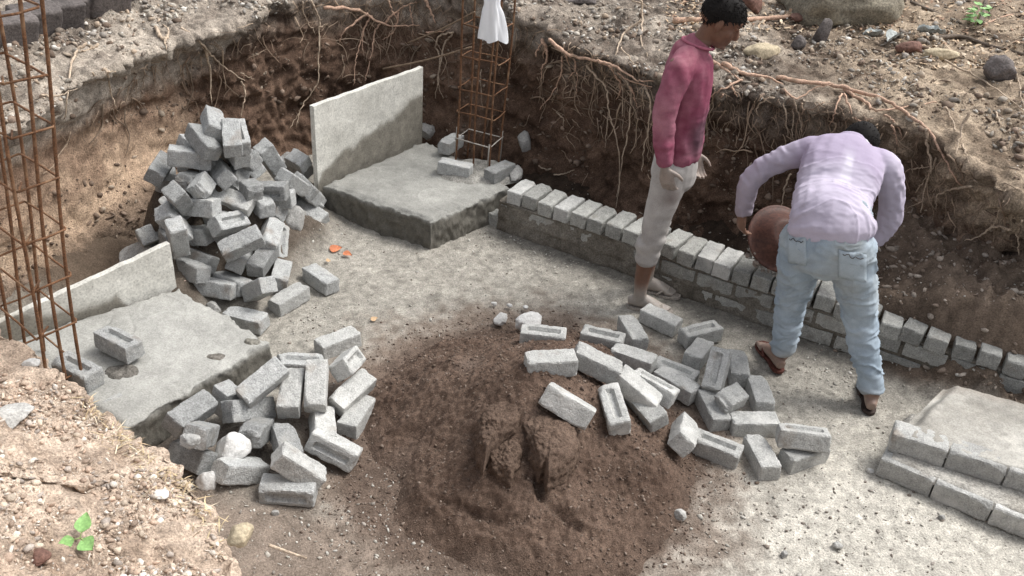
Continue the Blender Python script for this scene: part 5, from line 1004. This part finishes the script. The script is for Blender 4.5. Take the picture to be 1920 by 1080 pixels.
def sm(pts, rad, k=6, **kw):       # loft with interpolated rings
    Rr = np.array([(r, r) if np.isscalar(r) else r for r in rad], float); P = np.asarray(pts, float); n = (len(P)-1)*k+1
    C = catmull(np.column_stack([P, Rr]), n); return loft(C[:, :3], [tuple(np.maximum(r, .002)) for r in C[:, 3:]], **kw)
def ball(c, r, Rm=None, sub=3):
    V, F = ico(sub); V = V*np.asarray(r); V = V if Rm is None else V@np.asarray(Rm).T
    return V+np.asarray(c), [tuple(f) for f in F]
def fuse(parts, voxel, smooth=4, fac=.5):
    V, F = merge(parts); me = mesh('tmp', V, F); o = bpy.data.objects.new('tmp', me); COL.objects.link(o)
    r = o.modifiers.new('r', 'REMESH'); r.mode = 'VOXEL'; r.voxel_size = voxel
    s = o.modifiers.new('s', 'SMOOTH'); s.iterations = smooth; s.factor = fac
    dg = bpy.context.evaluated_depsgraph_get(); dg.update(); ev = o.evaluated_get(dg); m2 = ev.to_mesh()
    n = len(m2.vertices); co = np.zeros(n*3, np.float32); m2.vertices.foreach_get('co', co); no = np.zeros(n*3, np.float32); m2.vertices.foreach_get('normal', no)
    Fq = [tuple(p.vertices) for p in m2.polygons]; ev.to_mesh_clear(); bpy.data.objects.remove(o); bpy.data.meshes.remove(me)
    return co.reshape(-1, 3).astype(float), no.reshape(-1, 3).astype(float), Fq
def unit(v): v = np.asarray(v, float); return v/np.linalg.norm(v)
def hand(wrist, d, palm, curl=.5, s=1., thumb=1, spread=.12):
    """palm + four fingers + thumb; d = pointing direction, palm = direction the palm faces"""
    d = unit(d); palm = unit(np.asarray(palm)-d*(np.asarray(palm)@d)); side = np.cross(d, palm)*thumb; out = []
    w = np.asarray(wrist, float); kn = w+d*.085*s
    out.append(sm([w-d*.03*s, w, w+d*.03*s, w+d*.062*s, kn], [(.023*s, .019*s), (.024*s, .018*s), (.034*s, .016*s), (.040*s, .015*s), (.036*s, .012*s)], 4, ref=side))
    for k, (off, L_) in enumerate(((.029, .068), (.010, .078), (-.010, .072), (-.028, .056))):
        p = kn+side*off*s-d*.012*s; dd = unit(d+side*spread*off/.03*.5); pts = [p]
        for q, fr in enumerate((.46, .30, .24)):
            a = curl*(.55+.35*q)*(1+.06*k); dd = unit(dd*math.cos(a)+palm*math.sin(a)-0*side); pts.append(pts[-1]+dd*(L_+.014)*fr*s)
        out.append(sm(pts, [.0098*s, .0092*s, .0084*s, .007*s], 4, n=10, ref=side))
    p = w+d*.022*s+side*.024*s; dd = unit(d*.65+side*.75+palm*.25); pts = [p]
    for q, fr in enumerate((.034, .030, .024)): pts.append(pts[-1]+dd*fr*s); dd = unit(dd*.85+d*.35+palm*curl*.5-side*.15)
    out.append(sm(pts, [.013*s, .011*s, .0098*s, .0075*s], 4, n=10, ref=palm)); return out
def footgeo(heel, toe, ank, s=1.):
    heel = np.asarray(heel, float); toe = np.asarray(toe, float); d = unit(toe-heel); L_ = np.linalg.norm(toe-heel); side = np.array((-d[1], d[0], 0)); up = np.array((0, 0, 1.)); out = []
    c = lambda f, z: heel+d*L_*f+up*z
    out.append(sm([c(.02, .034), c(.16, .040), c(.35, .044), c(.55, .036), c(.74, .024)], [(.024*s, .028*s), (.029*s, .036*s), (.031*s, .040*s), (.039*s, .030*s), (.043*s, .019*s)], 4, ref=side))
    out.append(sm([np.asarray(ank)+up*.03, np.asarray(ank), c(.20, .045)], [.034*s, .034*s, (.031*s, .036*s)], 4, ref=side))
    for k, off in enumerate((.032, .013, -.004, -.020, -.034)):
        b_ = c(.72, .016)+side*off*s; out.append(sm([b_, b_+d*L_*(.15-.015*k), b_+d*L_*(.26-.03*k)-up*.004], [(.0125-.0012*k)*s+.002, (.0115-.0012*k)*s+.001, (.0095-.001*k)*s], 3, n=10, ref=side))
    return out
def sandal(name, heel, toe, par, mk, strap, label=None):
    heel = np.asarray(heel, float); toe = np.asarray(toe, float); d = unit(toe-heel); L_ = np.linalg.norm(toe-heel)+.035; side = np.array((-d[1], d[0], 0)); u = np.linspace(0, 1, 22)
    wd = .034+.014*sstep(.3, .75, u)-.006*np.exp(-((u-.4)/.12)**2); wd = wd*np.sqrt(np.clip(1-((u-.5)/.505)**8, 0.02, 1)); V = []
    zf = max(ground(heel[0], heel[1]), ground(toe[0], toe[1]))
    for k in range(22):
        for z in (.002, .016):
            for sg in (-1, -.5, 0, .5, 1): V.append(heel-d*.015+d*L_*u[k]+side*wd[k]*sg+np.array((0, 0, z)))
    F = []
    for k in range(21):
        a = k*10; b_ = a+10
        for j in range(4): F.append((a+j, a+j+1, b_+j+1, b_+j)); F.append((a+5+j, b_+5+j, b_+6+j, a+6+j))
        F.append((a, b_, b_+5, a+5)); F.append((a+4, a+9, b_+9, b_+4))
    F.append((0, 5, 6, 7, 8, 9, 4, 3, 2, 1)); F.append((210, 211, 212, 213, 214, 219, 218, 217, 216, 215))
    o = wobj(name, np.array(V), F, M[mk], par, smooth=False)
    for sg in (-1, 1):
        p0 = heel+d*L_*.68+np.array((0, 0, .052)); p1 = heel+d*L_*.56+side*sg*.036+np.array((0, 0, .046)); p2 = heel+d*L_*.42+side*sg*.041+np.array((0, 0, .014))
        V, F = tube(catmull([p0, p1, p2], 10), .0065, 7); wobj('strap', V, F, M[strap], o)
    return o
LIFT = lambda P, dz: np.asarray(P, float)+np.array((0, 0, dz))

# ---- boy standing in profile, head bowed
B0 = np.array((.75, 4.22, 0.)); boy = empty('person', B0); tag(boy, 'person standing barefoot in maroon jumper and rolled grey trousers, head bowed, by the wall', 'person')
hc_ = np.array((.868, 4.21, 1.578)); pit = math.radians(30); hx = np.array((math.cos(pit), -.10, -math.sin(pit))); hx = unit(hx); hy = unit(np.cross((0, 0, 1.), hx)); hz_ = np.cross(hx, hy); HM = np.column_stack([hx, hy, hz_])
hp = lambda x, y, z: hc_+HM@np.array((x, y, z))
nearA = [(.69, 4.075, 1.405), (.668, 4.035, 1.29), (.655, 4.03, 1.165), (.668, 4.025, 1.05), (.692, 4.02, .935)]
farA = [(.80, 4.365, 1.395), (.815, 4.40, 1.27), (.835, 4.41, 1.15), (.868, 4.40, 1.01), (.90, 4.385, .875)]
nearL = [(.752, 4.145, .86), (.735, 4.135, .70), (.712, 4.13, .52), (.700, 4.145, .36), (.695, 4.16, .20), (.700, 4.17, .095)]
farL = [(.775, 4.305, .86), (.77, 4.32, .70), (.762, 4.335, .50), (.752, 4.35, .34), (.752, 4.36, .2), (.757, 4.365, .095)]
bp = [sm([(.775, 4.225, .84), (.77, 4.225, .98), (.762, 4.225, 1.15), (.757, 4.22, 1.32), (.765, 4.22, 1.42)], [(.13, .09), (.115, .085), (.125, .09), (.125, .085), (.075, .055)], 5),
      sm([(.765, 4.22, 1.39), (.785, 4.218, 1.455), (.815, 4.215, 1.505), (.845, 4.212, 1.55)], [(.056, .052), (.047, .049), (.045, .048), (.054, .058)], 5),
      sm(nearA, [.048, .044, .038, .034, .025], 5), sm(farA, [.048, .044, .038, .034, .025], 5),
      sm(nearL, [.075, .068, .052, .048, .040, .033], 5), sm(farL, [.075, .068, .052, .048, .040, .033], 5)]
bp += [ball(hp(-.018, 0, .030), (.094, .074, .086), HM), ball(hp(.030, 0, -.035), (.066, .058, .068), HM), ball(hp(.052, 0, -.078), (.034, .034, .026), HM), ball(hp(.062, 0, .045), (.034, .052, .03), HM),
       sm([hp(.082, 0, .028), hp(.098, 0, .004), hp(.108, 0, -.018), hp(.094, 0, -.026)], [.008, .010, (.016, .011), .008], 4, ref=hy, n=12),
       ball(hp(.088, 0, -.046), (.013, .022, .007), HM), ball(hp(.086, 0, -.060), (.012, .019, .007), HM), ball(hp(.082, 0, -.082), (.018, .020, .014), HM)]
for sg in (-1, 1):
    bp += [ball(hp(.055, sg*.036, -.018), (.026, .024, .026), HM), ball(hp(.074, sg*.030, .026), (.014, .020, .008), HM), ball(hp(.070, sg*.030, .010), (.011, .015, .010), HM),
           ball(hp(-.008, sg*.076, .000), (.018, .010, .030), HM), ball(hp(-.004, sg*.073, -.024), (.010, .008, .011), HM)]
bp += hand((.694, 4.018, .915), (.30, -.02, -.96), (.35, .85, 0), .5, .98, 1, .04) + hand((.905, 4.38, .855), (.22, -.05, -.97), (.3, -.9, 0), .62, .92, -1, .02)
nh, nt = (.650, 4.19, .012), (.872, 4.135, .010); fh, ft_ = (.712, 4.375, .012), (.935, 4.33, .010)
bp += footgeo(nh, nt, nearL[-1]) + footgeo(fh, ft_, farL[-1])
V, Nv, F = fuse(bp, .0042, 4)
skin = np.array((.155, .078, .050)); dust = np.array((.33, .295, .265)); z = V[:, 2]; n1 = fbm(V*14, 3, 400); n2 = fbm(V*45, 3, 401)
isarm = (z > .6)&(z < 1.0); dm = sstep(.20, .07, z+.05*n1)*.95+sstep(.36, .12, z)*.25*(.5+n1)
dm = np.where(isarm, .62+.35*n1, dm); dm = np.where(z > 1.2, .10*(z < 1.5)*(1+n1), dm)
col = lerp(skin*(1+.18*n2[:, None]), dust, np.clip(dm, 0, 1))
L_ = (V-hc_)@HM
lipm = np.exp(-(((L_[:, 0]-.092)/.016)**2+(L_[:, 1]/.022)**2+((L_[:, 2]+.053)/.011)**2)*1.5); col = lerp(col, np.array((.15, .055, .045)), np.clip(lipm, 0, 1)*.7)
brow = sum(np.exp(-(((L_[:, 0]-.080)/.02)**2+((L_[:, 1]-s_*.030)/.018)**2+((L_[:, 2]-.036)/.0055)**2)*1.4) for s_ in (-1, 1)); col = lerp(col, np.array((.015, .012, .012)), np.clip(brow, 0, 1)*.9)
lash = sum(np.exp(-(((L_[:, 0]-.080)/.016)**2+((L_[:, 1]-s_*.032)/.014)**2+((L_[:, 2]-.006)/.004)**2)*1.4) for s_ in (-1, 1)); col = lerp(col, np.array((.02, .014, .012)), np.clip(lash, 0, 1)*.85)
body = wobj('body', V, F, M['skin'], boy, col=np.clip(col, .005, .9))
# hair: shaped cap plus tufts
def hairgeo(cap, dirs, n, length, seed, rad=.0026, curl=.9):
    rs_ = np.random.RandomState(seed); parts_ = [cap]; V0, _ = cap; idx = rs_.choice(len(V0), n); c0 = V0.mean(0)
    for i in idx:
        p = V0[i]; nrm_ = unit(p-c0); d = unit(nrm_*.55+np.asarray(dirs(p))*.7+rs_.normal(0, .35, 3)); q = [p-nrm_*.006]
        for k in range(4): d = unit(d+rs_.normal(0, curl*.4, 3)+np.array((0, 0, -.25))*.5); q.append(q[-1]+d*length/4*rs_.uniform(.7, 1.3))
        parts_.append(tube(np.array(q), np.linspace(rad*1.6, rad*.5, 5), 5))
    return merge(parts_)
V0, F0 = ico(4); L0 = V0*np.array((.106, .083, .092)); L0 = L0*(1+.05*fbm(V0*3.2, 3, 410)[:, None]+.05*fbm(V0*9, 2, 411)[:, None])+np.array((-.012, 0, .040))
keepv = (L0[:, 2] > -.01+.052*sstep(-.03, .055, L0[:, 0])+.0)|((L0[:, 0] < -.045)&(L0[:, 2] > -.048))
Fk = [tuple(f) for f in F0 if keepv[f].all()]; Vh = hc_+L0@HM.T; used = sorted({i for f in Fk for i in f}); mp = {a: i for i, a in enumerate(used)}
cap = (Vh[used], [tuple(mp[i] for i in f) for f in Fk])
V, F = hairgeo(cap, lambda p: hx*.7-hz_*.1, 1300, .017, 4, .0017, .3); wobj('hair', V, F, M['hair'], boy)
# maroon jumper
sp = [sm([(.785, 4.225, .925), (.783, 4.225, .938), (.778, 4.225, 1.03), (.772, 4.222, 1.16), (.768, 4.22, 1.30), (.765, 4.22, 1.385), (.768, 4.22, 1.43), (.782, 4.219, 1.462)], [(.152, .112), (.154, .114), (.158, .118), (.160, .120), (.166, .118), (.158, .106), (.122, .092), (.066, .064)], 5),
      sm([(.735, 4.14, 1.425), (.70, 4.075, 1.385)]+nearA[1:4]+[(.690, 4.021, .945)], [.060, .066, .062, .056, .050, .043], 5), sm([(.775, 4.30, 1.425), (.80, 4.36, 1.385)]+farA[1:4]+[(.893, 4.387, .905)], [.060, .066, .062, .056, .050, .043], 5)]
V, Nv, F = fuse(sp, .006, 5)
fold = fbm(V*np.array((9, 9, 26)), 3, 420); fold2 = noise(np.column_stack([V[:, 0]*22+V[:, 2]*9, V[:, 1]*22, V[:, 2]*5]), 421)
lower = sstep(1.35, 1.0, V[:, 2]); V = V+Nv*((.008*fold+.009*fold2)*(.5+.5*lower))[:, None]
n1 = fbm(V*7, 4, 422); n2 = fbm(V*30, 3, 423)
col = lerp((.215, .058, .095), (.41, .195, .24), np.clip(.30+.75*n1+.25*n2, 0, 1))
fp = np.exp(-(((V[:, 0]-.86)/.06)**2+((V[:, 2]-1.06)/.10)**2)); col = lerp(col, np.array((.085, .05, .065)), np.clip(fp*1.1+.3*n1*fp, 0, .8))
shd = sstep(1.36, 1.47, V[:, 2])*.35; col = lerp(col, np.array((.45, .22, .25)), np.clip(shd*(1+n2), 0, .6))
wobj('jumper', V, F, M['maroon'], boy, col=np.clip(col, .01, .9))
an = np.linspace(0, 2*math.pi, 25)[:-1]; cl = np.array([(.786+.064*math.cos(q_)+.012*math.cos(q_), 4.219+.066*math.sin(q_), 1.470-.016*math.cos(q_)) for q_ in an]); V, F = tube(np.vstack([cl, cl[:1]]), .007, 8); wobj('collar', V, F, M['maroon'], boy, col=np.tile(np.array((.38, .13, .18)), (len(V), 1)))
# rolled trousers
tp = [sm([(.778, 4.225, .80), (.778, 4.225, .86), (.775, 4.225, .97)], [(.150, .115), (.152, .112), (.138, .100)], 5)]
for Lg, sg in ((nearL, -1), (farL, 1)):
    a = np.array(Lg); tp.append(sm([a[0]+(0, 0, .0), a[1], a[2]+(0, 0, .03), a[2]-(0, 0, .07), a[3]+(0, 0, .055), a[3]+(0, 0, .02), a[3]-(0, 0, .035)], [(.084, .094), (.077, .084), (.066, .070), (.062, .064), (.072, .074), (.062, .064), (.058, .060)], 6))
V, Nv, F = fuse(tp, .006, 4)
fl = noise(np.column_stack([V[:, 0]*10+V[:, 2]*6, V[:, 1]*10, V[:, 2]*30]), 430); f2 = fbm(V*np.array((7, 7, 16)), 3, 431)
bun = sstep(.62, .40, V[:, 2]); V = V+Nv*(.004*f2+.006*fl*(.35+.9*bun))[:, None]
n1 = fbm(V*8, 4, 432); n2 = fbm(V*28, 3, 433); col = lerp((.33, .31, .295), (.49, .465, .445), np.clip(.5+.7*n1+.2*n2, 0, 1))
st = np.exp(-(((V[:, 0]-.76)/.05)**2+((V[:, 2]-.73)/.05)**2+((V[:, 1]-4.05)/.06)**2)); col = lerp(col, np.array((.17, .13, .12)), np.clip(st*.8+.4*n1*st, 0, .8))
wobj('trousers', V, F, M['trouser'], boy, col=np.clip(col, .02, .9))
sandal('sandal', LIFT(nh, -.014), LIFT(nt, -.012), boy, 'dustysole', 'dustysole'); sandal('sandal', LIFT(fh, -.014), LIFT(ft_, -.012), boy, 'dustysole', 'dustysole')

# ---- man bent double over the wall, seen from behind
G0 = np.array((1.56, 3.6, 0.)); man = empty('person', G0); tag(man, 'person bent forward in lilac shirt and pale jeans, tipping a rusty basin over the wall', 'person')
Lank = np.array((1.385, 3.725, .085)); Rank = np.array((1.755, 3.445, .085))
Lhip = aty(1510, 452, 3.57); Rhip = aty(1596, 468, 3.50); Lkn = aty(1482, 572, 3.70); Rkn = aty(1614, 608, 3.54)
PEL = (Lhip+Rhip)/2+np.array((0, .01, .03))
SPN = [PEL+np.array((0, -.02, -.04)), PEL+np.array((.0, .04, .07)), aty(1562, 372, 3.73), aty(1578, 320, 3.86), aty(1590, 283, 3.97)]
sdv = unit(np.array((.40, -.11, -.05)))
Lsh = np.array(aty(1520, 285, 4.0)); Rsh = np.array(aty(1660, 318, 3.92))
LA = [Lsh, aty(1462, 300, 4.05), aty(1412, 332, 4.09), aty(1398, 368, 4.11), aty(1393, 400, 4.12)]
RA = [Rsh, aty(1672, 370, 3.97), aty(1662, 425, 4.02), aty(1620, 455, 4.08), aty(1565, 470, 4.12)]
HD = np.array(aty(1612, 280, 4.16)); fwd = unit(np.array((.05, .80, -.58)))
HX = unit(np.array((.0, .62, -.78))); HY = unit(np.cross((0, 0, 1.), HX)); HZ = np.cross(HX, HY); HM2 = np.column_stack([HX, HY, HZ]); hq = lambda x, y, z: HD+HM2@np.array((x, y, z))
bp = [sm(SPN, [(.13, .09), (.115, .085), (.13, .09), (.145, .09), (.11, .07)], 5, ref=sdv), sm([SPN[-1], SPN[-1]*.5+HD*.5, HD], [.06, .053, .058], 5),
      sm(LA, [.05, .046, .040, .034, .027], 5), sm(RA, [.05, .046, .040, .034, .027], 5),
      sm([Lhip, (Lhip+Lkn)/2+(0, .01, 0), Lkn, (Lkn+Lank)/2+(0, -.01, 0), Lank], [.080, .068, .048, .040, .030], 5), sm([Rhip, (Rhip+Rkn)/2+(0, .01, 0), Rkn, (Rkn+Rank)/2+(0, -.01, 0), Rank], [.080, .068, .048, .040, .030], 5),
      ball(hq(-.018, 0, .03), (.096, .076, .088), HM2), ball(hq(.03, 0, -.035), (.068, .06, .07), HM2), ball(hq(.052, 0, -.078), (.036, .036, .028), HM2), ball(hq(.1, 0, -.012), (.014, .014, .02), HM2)]
for sg in (-1, 1): bp += [ball(hq(-.008, sg*.078, 0), (.018, .010, .031), HM2)]
lh, lt = (1.375, 3.675, .014), (1.335, 3.905, .012); rh, rt2 = (1.745, 3.395, .014), (1.80, 3.625, .012)
bp += footgeo(lh, lt, Lank, 1.04)+footgeo(rh, rt2, Rank, 1.04)
BC = np.array(aty(1462, 447, 4.22)); bax = unit(np.array((-.18, .66, -.60)))      # basin centre and the way its mouth faces
rim_l = LA[-1]; bp += hand(LA[-1], unit(np.array((.06, .10, -1.0))), unit(np.array((.9, .3, .1))), .75, 1.0, -1)+hand(RA[-1], unit(np.array((-.55, .1, -.8))), unit(np.array((-.8, .3, .2))), .75, 1.0, 1)
V, Nv, F = fuse(bp, .0044, 4); n2 = fbm(V*40, 3, 441); n1 = fbm(V*14, 3, 442)
sk = np.array((.21, .115, .078)); col = sk*(1+.15*n2[:, None]); col = lerp(col, np.array((.36, .29, .25)), np.clip(sstep(.14, .03, V[:, 2])*.6+.3*n1*(V[:, 2] < .2), 0, .8))
wobj('body', V, F, M['skin'], man, col=np.clip(col, .01, .9))
L0 = V0*np.array((.106, .086, .093)); L0 = L0*(1+.03*fbm(V0*4, 3, 445)[:, None])+np.array((-.014, 0, .038)); keepv = (L0[:, 2] > -.005+.05*sstep(-.03, .06, L0[:, 0]))|((L0[:, 0] < -.03)&(L0[:, 2] > -.055))
Fk = [tuple(f) for f in F0 if keepv[f].all()]; Vh = HD+L0@HM2.T; used = sorted({i for f in Fk for i in f}); mp = {a: i for i, a in enumerate(used)}
V, F = hairgeo((Vh[used], [tuple(mp[i] for i in f) for f in Fk]), lambda p: HX*.5-HZ*.2, 900, .013, 6, .002, .5); wobj('hair', V, F, M['hair'], man)
# lilac shirt
hemc = PEL+np.array((-.005, -.005, .055))
dors = unit(np.cross(SPN[3]-SPN[1], sdv)); dors = dors if dors[2] > 0 else -dors
sp = [sm([hemc, PEL+np.array((-.005, .03, .10)), SPN[2]+dors*.0, SPN[3]+dors*.004, SPN[4]+dors*.0, SPN[4]+unit(SPN[4]-SPN[3])*.05], [(.186, .132), (.176, .122), (.170, .114), (.188, .108), (.164, .088), (.080, .064)], 6, ref=sdv),
      sm([SPN[4]*.55+Lsh*.45, Lsh+(0, 0, .005)]+LA[1:4]+[LA[4]*.85+LA[3]*.15], [.070, .070, .058, .056, .050, .043], 5), sm([SPN[4]*.55+Rsh*.45, Rsh+(0, 0, .005)]+RA[1:4]+[RA[4]*.8+RA[3]*.2], [.070, .070, .060, .056, .050, .043], 5),
      sm([SPN[4]+unit(SPN[4]-SPN[3])*.02, SPN[4]*.55+HD*.45], [(.080, .068), (.060, .058)], 5, ref=sdv)]
V, Nv, F = fuse(sp, .006, 5)
ax = unit(SPN[4]-SPN[1]); al = (V-SPN[1])@ax; la = (V-SPN[1])@sdv
wv = noise(np.column_stack([al*30+2.2*noise(np.column_stack([la*5, al*5, 0*al]), 451)+2.5*la, la*2.6, 0*al]), 450); wave = 1.3*(1-np.abs(wv)*1.9)**3*(wv > -.53)*(np.abs(wv) < .53)-.35+.5*noise(np.column_stack([al*60, la*11, 0*al]), 455); w2 = fbm(V*np.array((11, 11, 20)), 3, 452)
tor = sstep(.27, .20, np.abs(la))*sstep(.42, .30, al); V = V+Nv*(.0055*wave*tor*(.35+.65*sstep(.34, .18, al))+.006*w2)[:, None]
# creases round the arms
armm = sstep(.2, .27, np.abs(la)); cr = noise(np.column_stack([V[:, 0]*40+V[:, 2]*18, V[:, 1]*12, V[:, 2]*30]), 453); V = V+Nv*(.006*cr*armm)[:, None]
n1 = fbm(V*6, 4, 454); col = lerp((.40, .36, .45), (.51, .465, .56), np.clip(.5+.6*n1, 0, 1))
wet = sstep(.20, .30, al+.05*n1)*sstep(.24, .16, np.abs(la+.02))*(1-np.exp(-((la+.0)/.028)**2)*sstep(.40, .30, al)); col = lerp(col, np.array((.32, .265, .37)), np.clip(wet, 0, 1)*.7)
strip = np.exp(-((la-.005)/(.017+.012*sstep(.30, .15, al)))**4)*sstep(.14, .18, al)*sstep(.33, .29, al); col = lerp(col, np.array((.60, .565, .65)), np.clip(strip, 0, 1)*.8)
pat = np.exp(-((la-.0)/.045)**2-((al-.08)/.022)**2); col = lerp(col, np.array((.36, .31, .42)), np.clip(pat*1.2+.3*n1*pat, 0, .75))
dirt = armm*sstep(.95, .70, V[:, 2])*(.55+.6*n1)*(V[:, 0] < 1.4); col = lerp(col, np.array((.30, .25, .28)), np.clip(dirt, 0, .7))
wobj('shirt', V, F, M['lilac'], man, col=np.clip(col, .02, .9))
nd_ = unit(HD-SPN[4]); s1_ = unit(sdv-nd_*(sdv@nd_)); s2_ = np.cross(nd_, s1_); nc_ = SPN[4]*.5+HD*.5; cl = np.array([nc_+s1_*.070*math.cos(q_)+s2_*.062*math.sin(q_) for q_ in an]); V, F = tube(np.vstack([cl, cl[:1]]), .011, 8); wobj('collar', V, F, M['lilac'], man, col=np.tile(np.array((.60, .57, .65)), (len(V), 1)))
# pale jeans
tp = [sm([PEL+(0, 0, -.10), PEL+(0, 0, -.02), PEL+(0, .02, .06), PEL+(0, .04, .11)], [(.155, .120), (.178, .136), (.172, .126), (.162, .112)], 5, ref=sdv)]
for hip, kn_, an in ((Lhip, Lkn, Lank), (Rhip, Rkn, Rank)):
    d_ = an-kn_; tp.append(sm([hip, (hip*.55+kn_*.45), kn_, kn_+d_*.4, kn_+d_*.72, kn_+d_*.90], [(.104, .108), (.090, .094), (.071, .073), (.064, .067), (.059, .061), (.060, .063)], 6))
V, Nv, F = fuse(tp, .006, 4)
n0_ = fbm(V*9, 2, 466); fl = .6*noise(np.column_stack([V[:, 0]*16+V[:, 2]*14, V[:, 1]*12, V[:, 2]*52]), 460)+.5*noise(np.column_stack([V[:, 0]*20-V[:, 2]*20, V[:, 1]*14, V[:, 2]*80]), 465); f2 = fbm(V*np.array((8, 8, 15)), 3, 461); r3 = noise(np.column_stack([V[:, 0]*12-V[:, 2]*20+2*n0_, V[:, 1]*10, V[:, 2]*13]), 462); f3 = 1.4*(1-np.abs(r3))**4-.5
bun = sstep(.50, .16, V[:, 2]); kneeb = np.exp(-((V[:, 2]-.42)/.10)**2); V = V+Nv*(.006*f2+.009*f3+.0055*fl*np.clip(bun+.6*kneeb, .3, 1))[:, None]
n1 = fbm(V*7, 4, 463); n2 = fbm(V*30, 3, 464); col = lerp((.24, .30, .36), (.40, .465, .53), np.clip(.55+.65*n1+.2*n2, 0, 1))
thg = sstep(.45, .62, V[:, 2]); col = lerp(col, np.array((.27, .285, .275)), np.clip(thg*(.28+.7*n1), 0, .65)); hemd = sstep(.16, .07, V[:, 2]); col = lerp(col, np.array((.36, .34, .31)), np.clip(hemd*(.4+n1), 0, .6))
wobj('jeans', V, F, M['denim'], man, col=np.clip(col, .02, .9))
# back pockets with dark embroidery
bj = BVHTree.FromPolygons([tuple(v) for v in V.tolist()], F)
def onjeans(px, py, off=.004):
    d = Vector(ray(px, py)).normalized(); h = bj.ray_cast(Vector(CAMO), d); return np.array(h[0]+h[1]*off) if h[0] is not None else None
for pk, (u0, v0, u1, v1) in enumerate(((1478, 440, 1512, 492), (1572, 468, 1624, 520))):
    g = [[onjeans(u0+(u1-u0)*i/8, v0+(v1-v0)*j/8+(u1-u0)*.18*i/8) for j in range(9)] for i in range(9)]
    if all(p is not None for r_ in g for p in r_):
        V = np.array([p for r_ in g for p in r_]); pk_ = wobj('pocket', V, gridF(9, 9), M['denim'], man, col=np.tile(np.array((.36, .415, .46)), (81, 1)))
        md = pk_.modifiers.new('thickness', 'SOLIDIFY'); md.thickness = .004; md.offset = 1
        q = [onjeans(u0+(u1-u0)*(.12+.76*t_), v0+8+2.2*math.sin(t_*17)+(u1-u0)*.16*t_, .009) for t_ in np.linspace(0, 1, 16)]
        if all(p is not None for p in q): Vq, Fq = tube(np.array(q), .0017, 6); wobj('embroidery', Vq, Fq, M['twine'], pk_)
sandal('sandal', LIFT(lh, -.014), LIFT(lt, -.012), man, 'strap', 'strap'); sandal('sandal', LIFT(rh, -.014), LIFT(rt2, -.012), man, 'sole', 'sole')

# ---- rusty basin in his hands, and what it still holds
def basin(c, ax_, R_=.172, dep=.08):
    ax_ = unit(ax_); e1 = unit(np.cross(ax_, (0, 0, 1.))); e2 = np.cross(ax_, e1); prof = []
    for t_ in np.linspace(0, 1, 18): prof.append((R_*(.02+.98*t_), -dep*(1-sstep(.42, 1.0, np.array(t_))**.8)))
    prof += [(R_+.008, .0), (R_+.011, .004), (R_+.008, .009), (R_, .006)]
    for t_ in np.linspace(1, 0, 18): prof.append((max((R_-.004)*t_, .0005), -(dep-.004)*(1-sstep(.42, 1.0, np.array(t_))**.8)+.003))
    prof = np.array(prof); prof[0, 0] = .0005; m = 56; an = np.arange(m)/m*2*math.pi
    P = c+prof[:, 0][:, None, None]*(np.cos(an)[None, :, None]*e1+np.sin(an)[None, :, None]*e2)+prof[:, 1][:, None, None]*ax_
    k = len(prof); F = [(i*m+j, i*m+(j+1) % m, (i+1)*m+(j+1) % m, (i+1)*m+j) for i in range(k-1) for j in range(m)]
    return P.reshape(-1, 3), F, e1, e2
V, F, e1, e2 = basin(BC, bax); bo = wobj('iron_basin', V, F, M['basin'], base=BC); tag(bo, 'shallow rusty iron basin tipped in the bent person\'s hands', 'basin')
rs = np.random.RandomState(8); n = 220; a = rs.normal(0, .5, n); lowd = unit(np.array((-.5, 0, -1.))-unit(bax)*(np.array((-.5, 0, -1.))@unit(bax))); sd2 = np.cross(unit(bax), lowd); r_ = rs.uniform(.10, .20, n); P = BC+(np.cos(a)*r_)[:, None]*lowd+(np.sin(a)*r_)[:, None]*sd2+np.outer(.012+.03*rs.rand(n), unit(bax))
V, F, C = stones(P, rs.uniform(.006, .02, n), np.array([(.33, .31, .28), (.24, .2, .17), (.45, .43, .4)])[rs.randint(0, 3, n)], rs); tag(wobj('mortar_crumbs', V, F, M['gravel'], smooth=False, col=C), 'loose mortar being tipped out of the basin', 'mortar', kind='stuff')
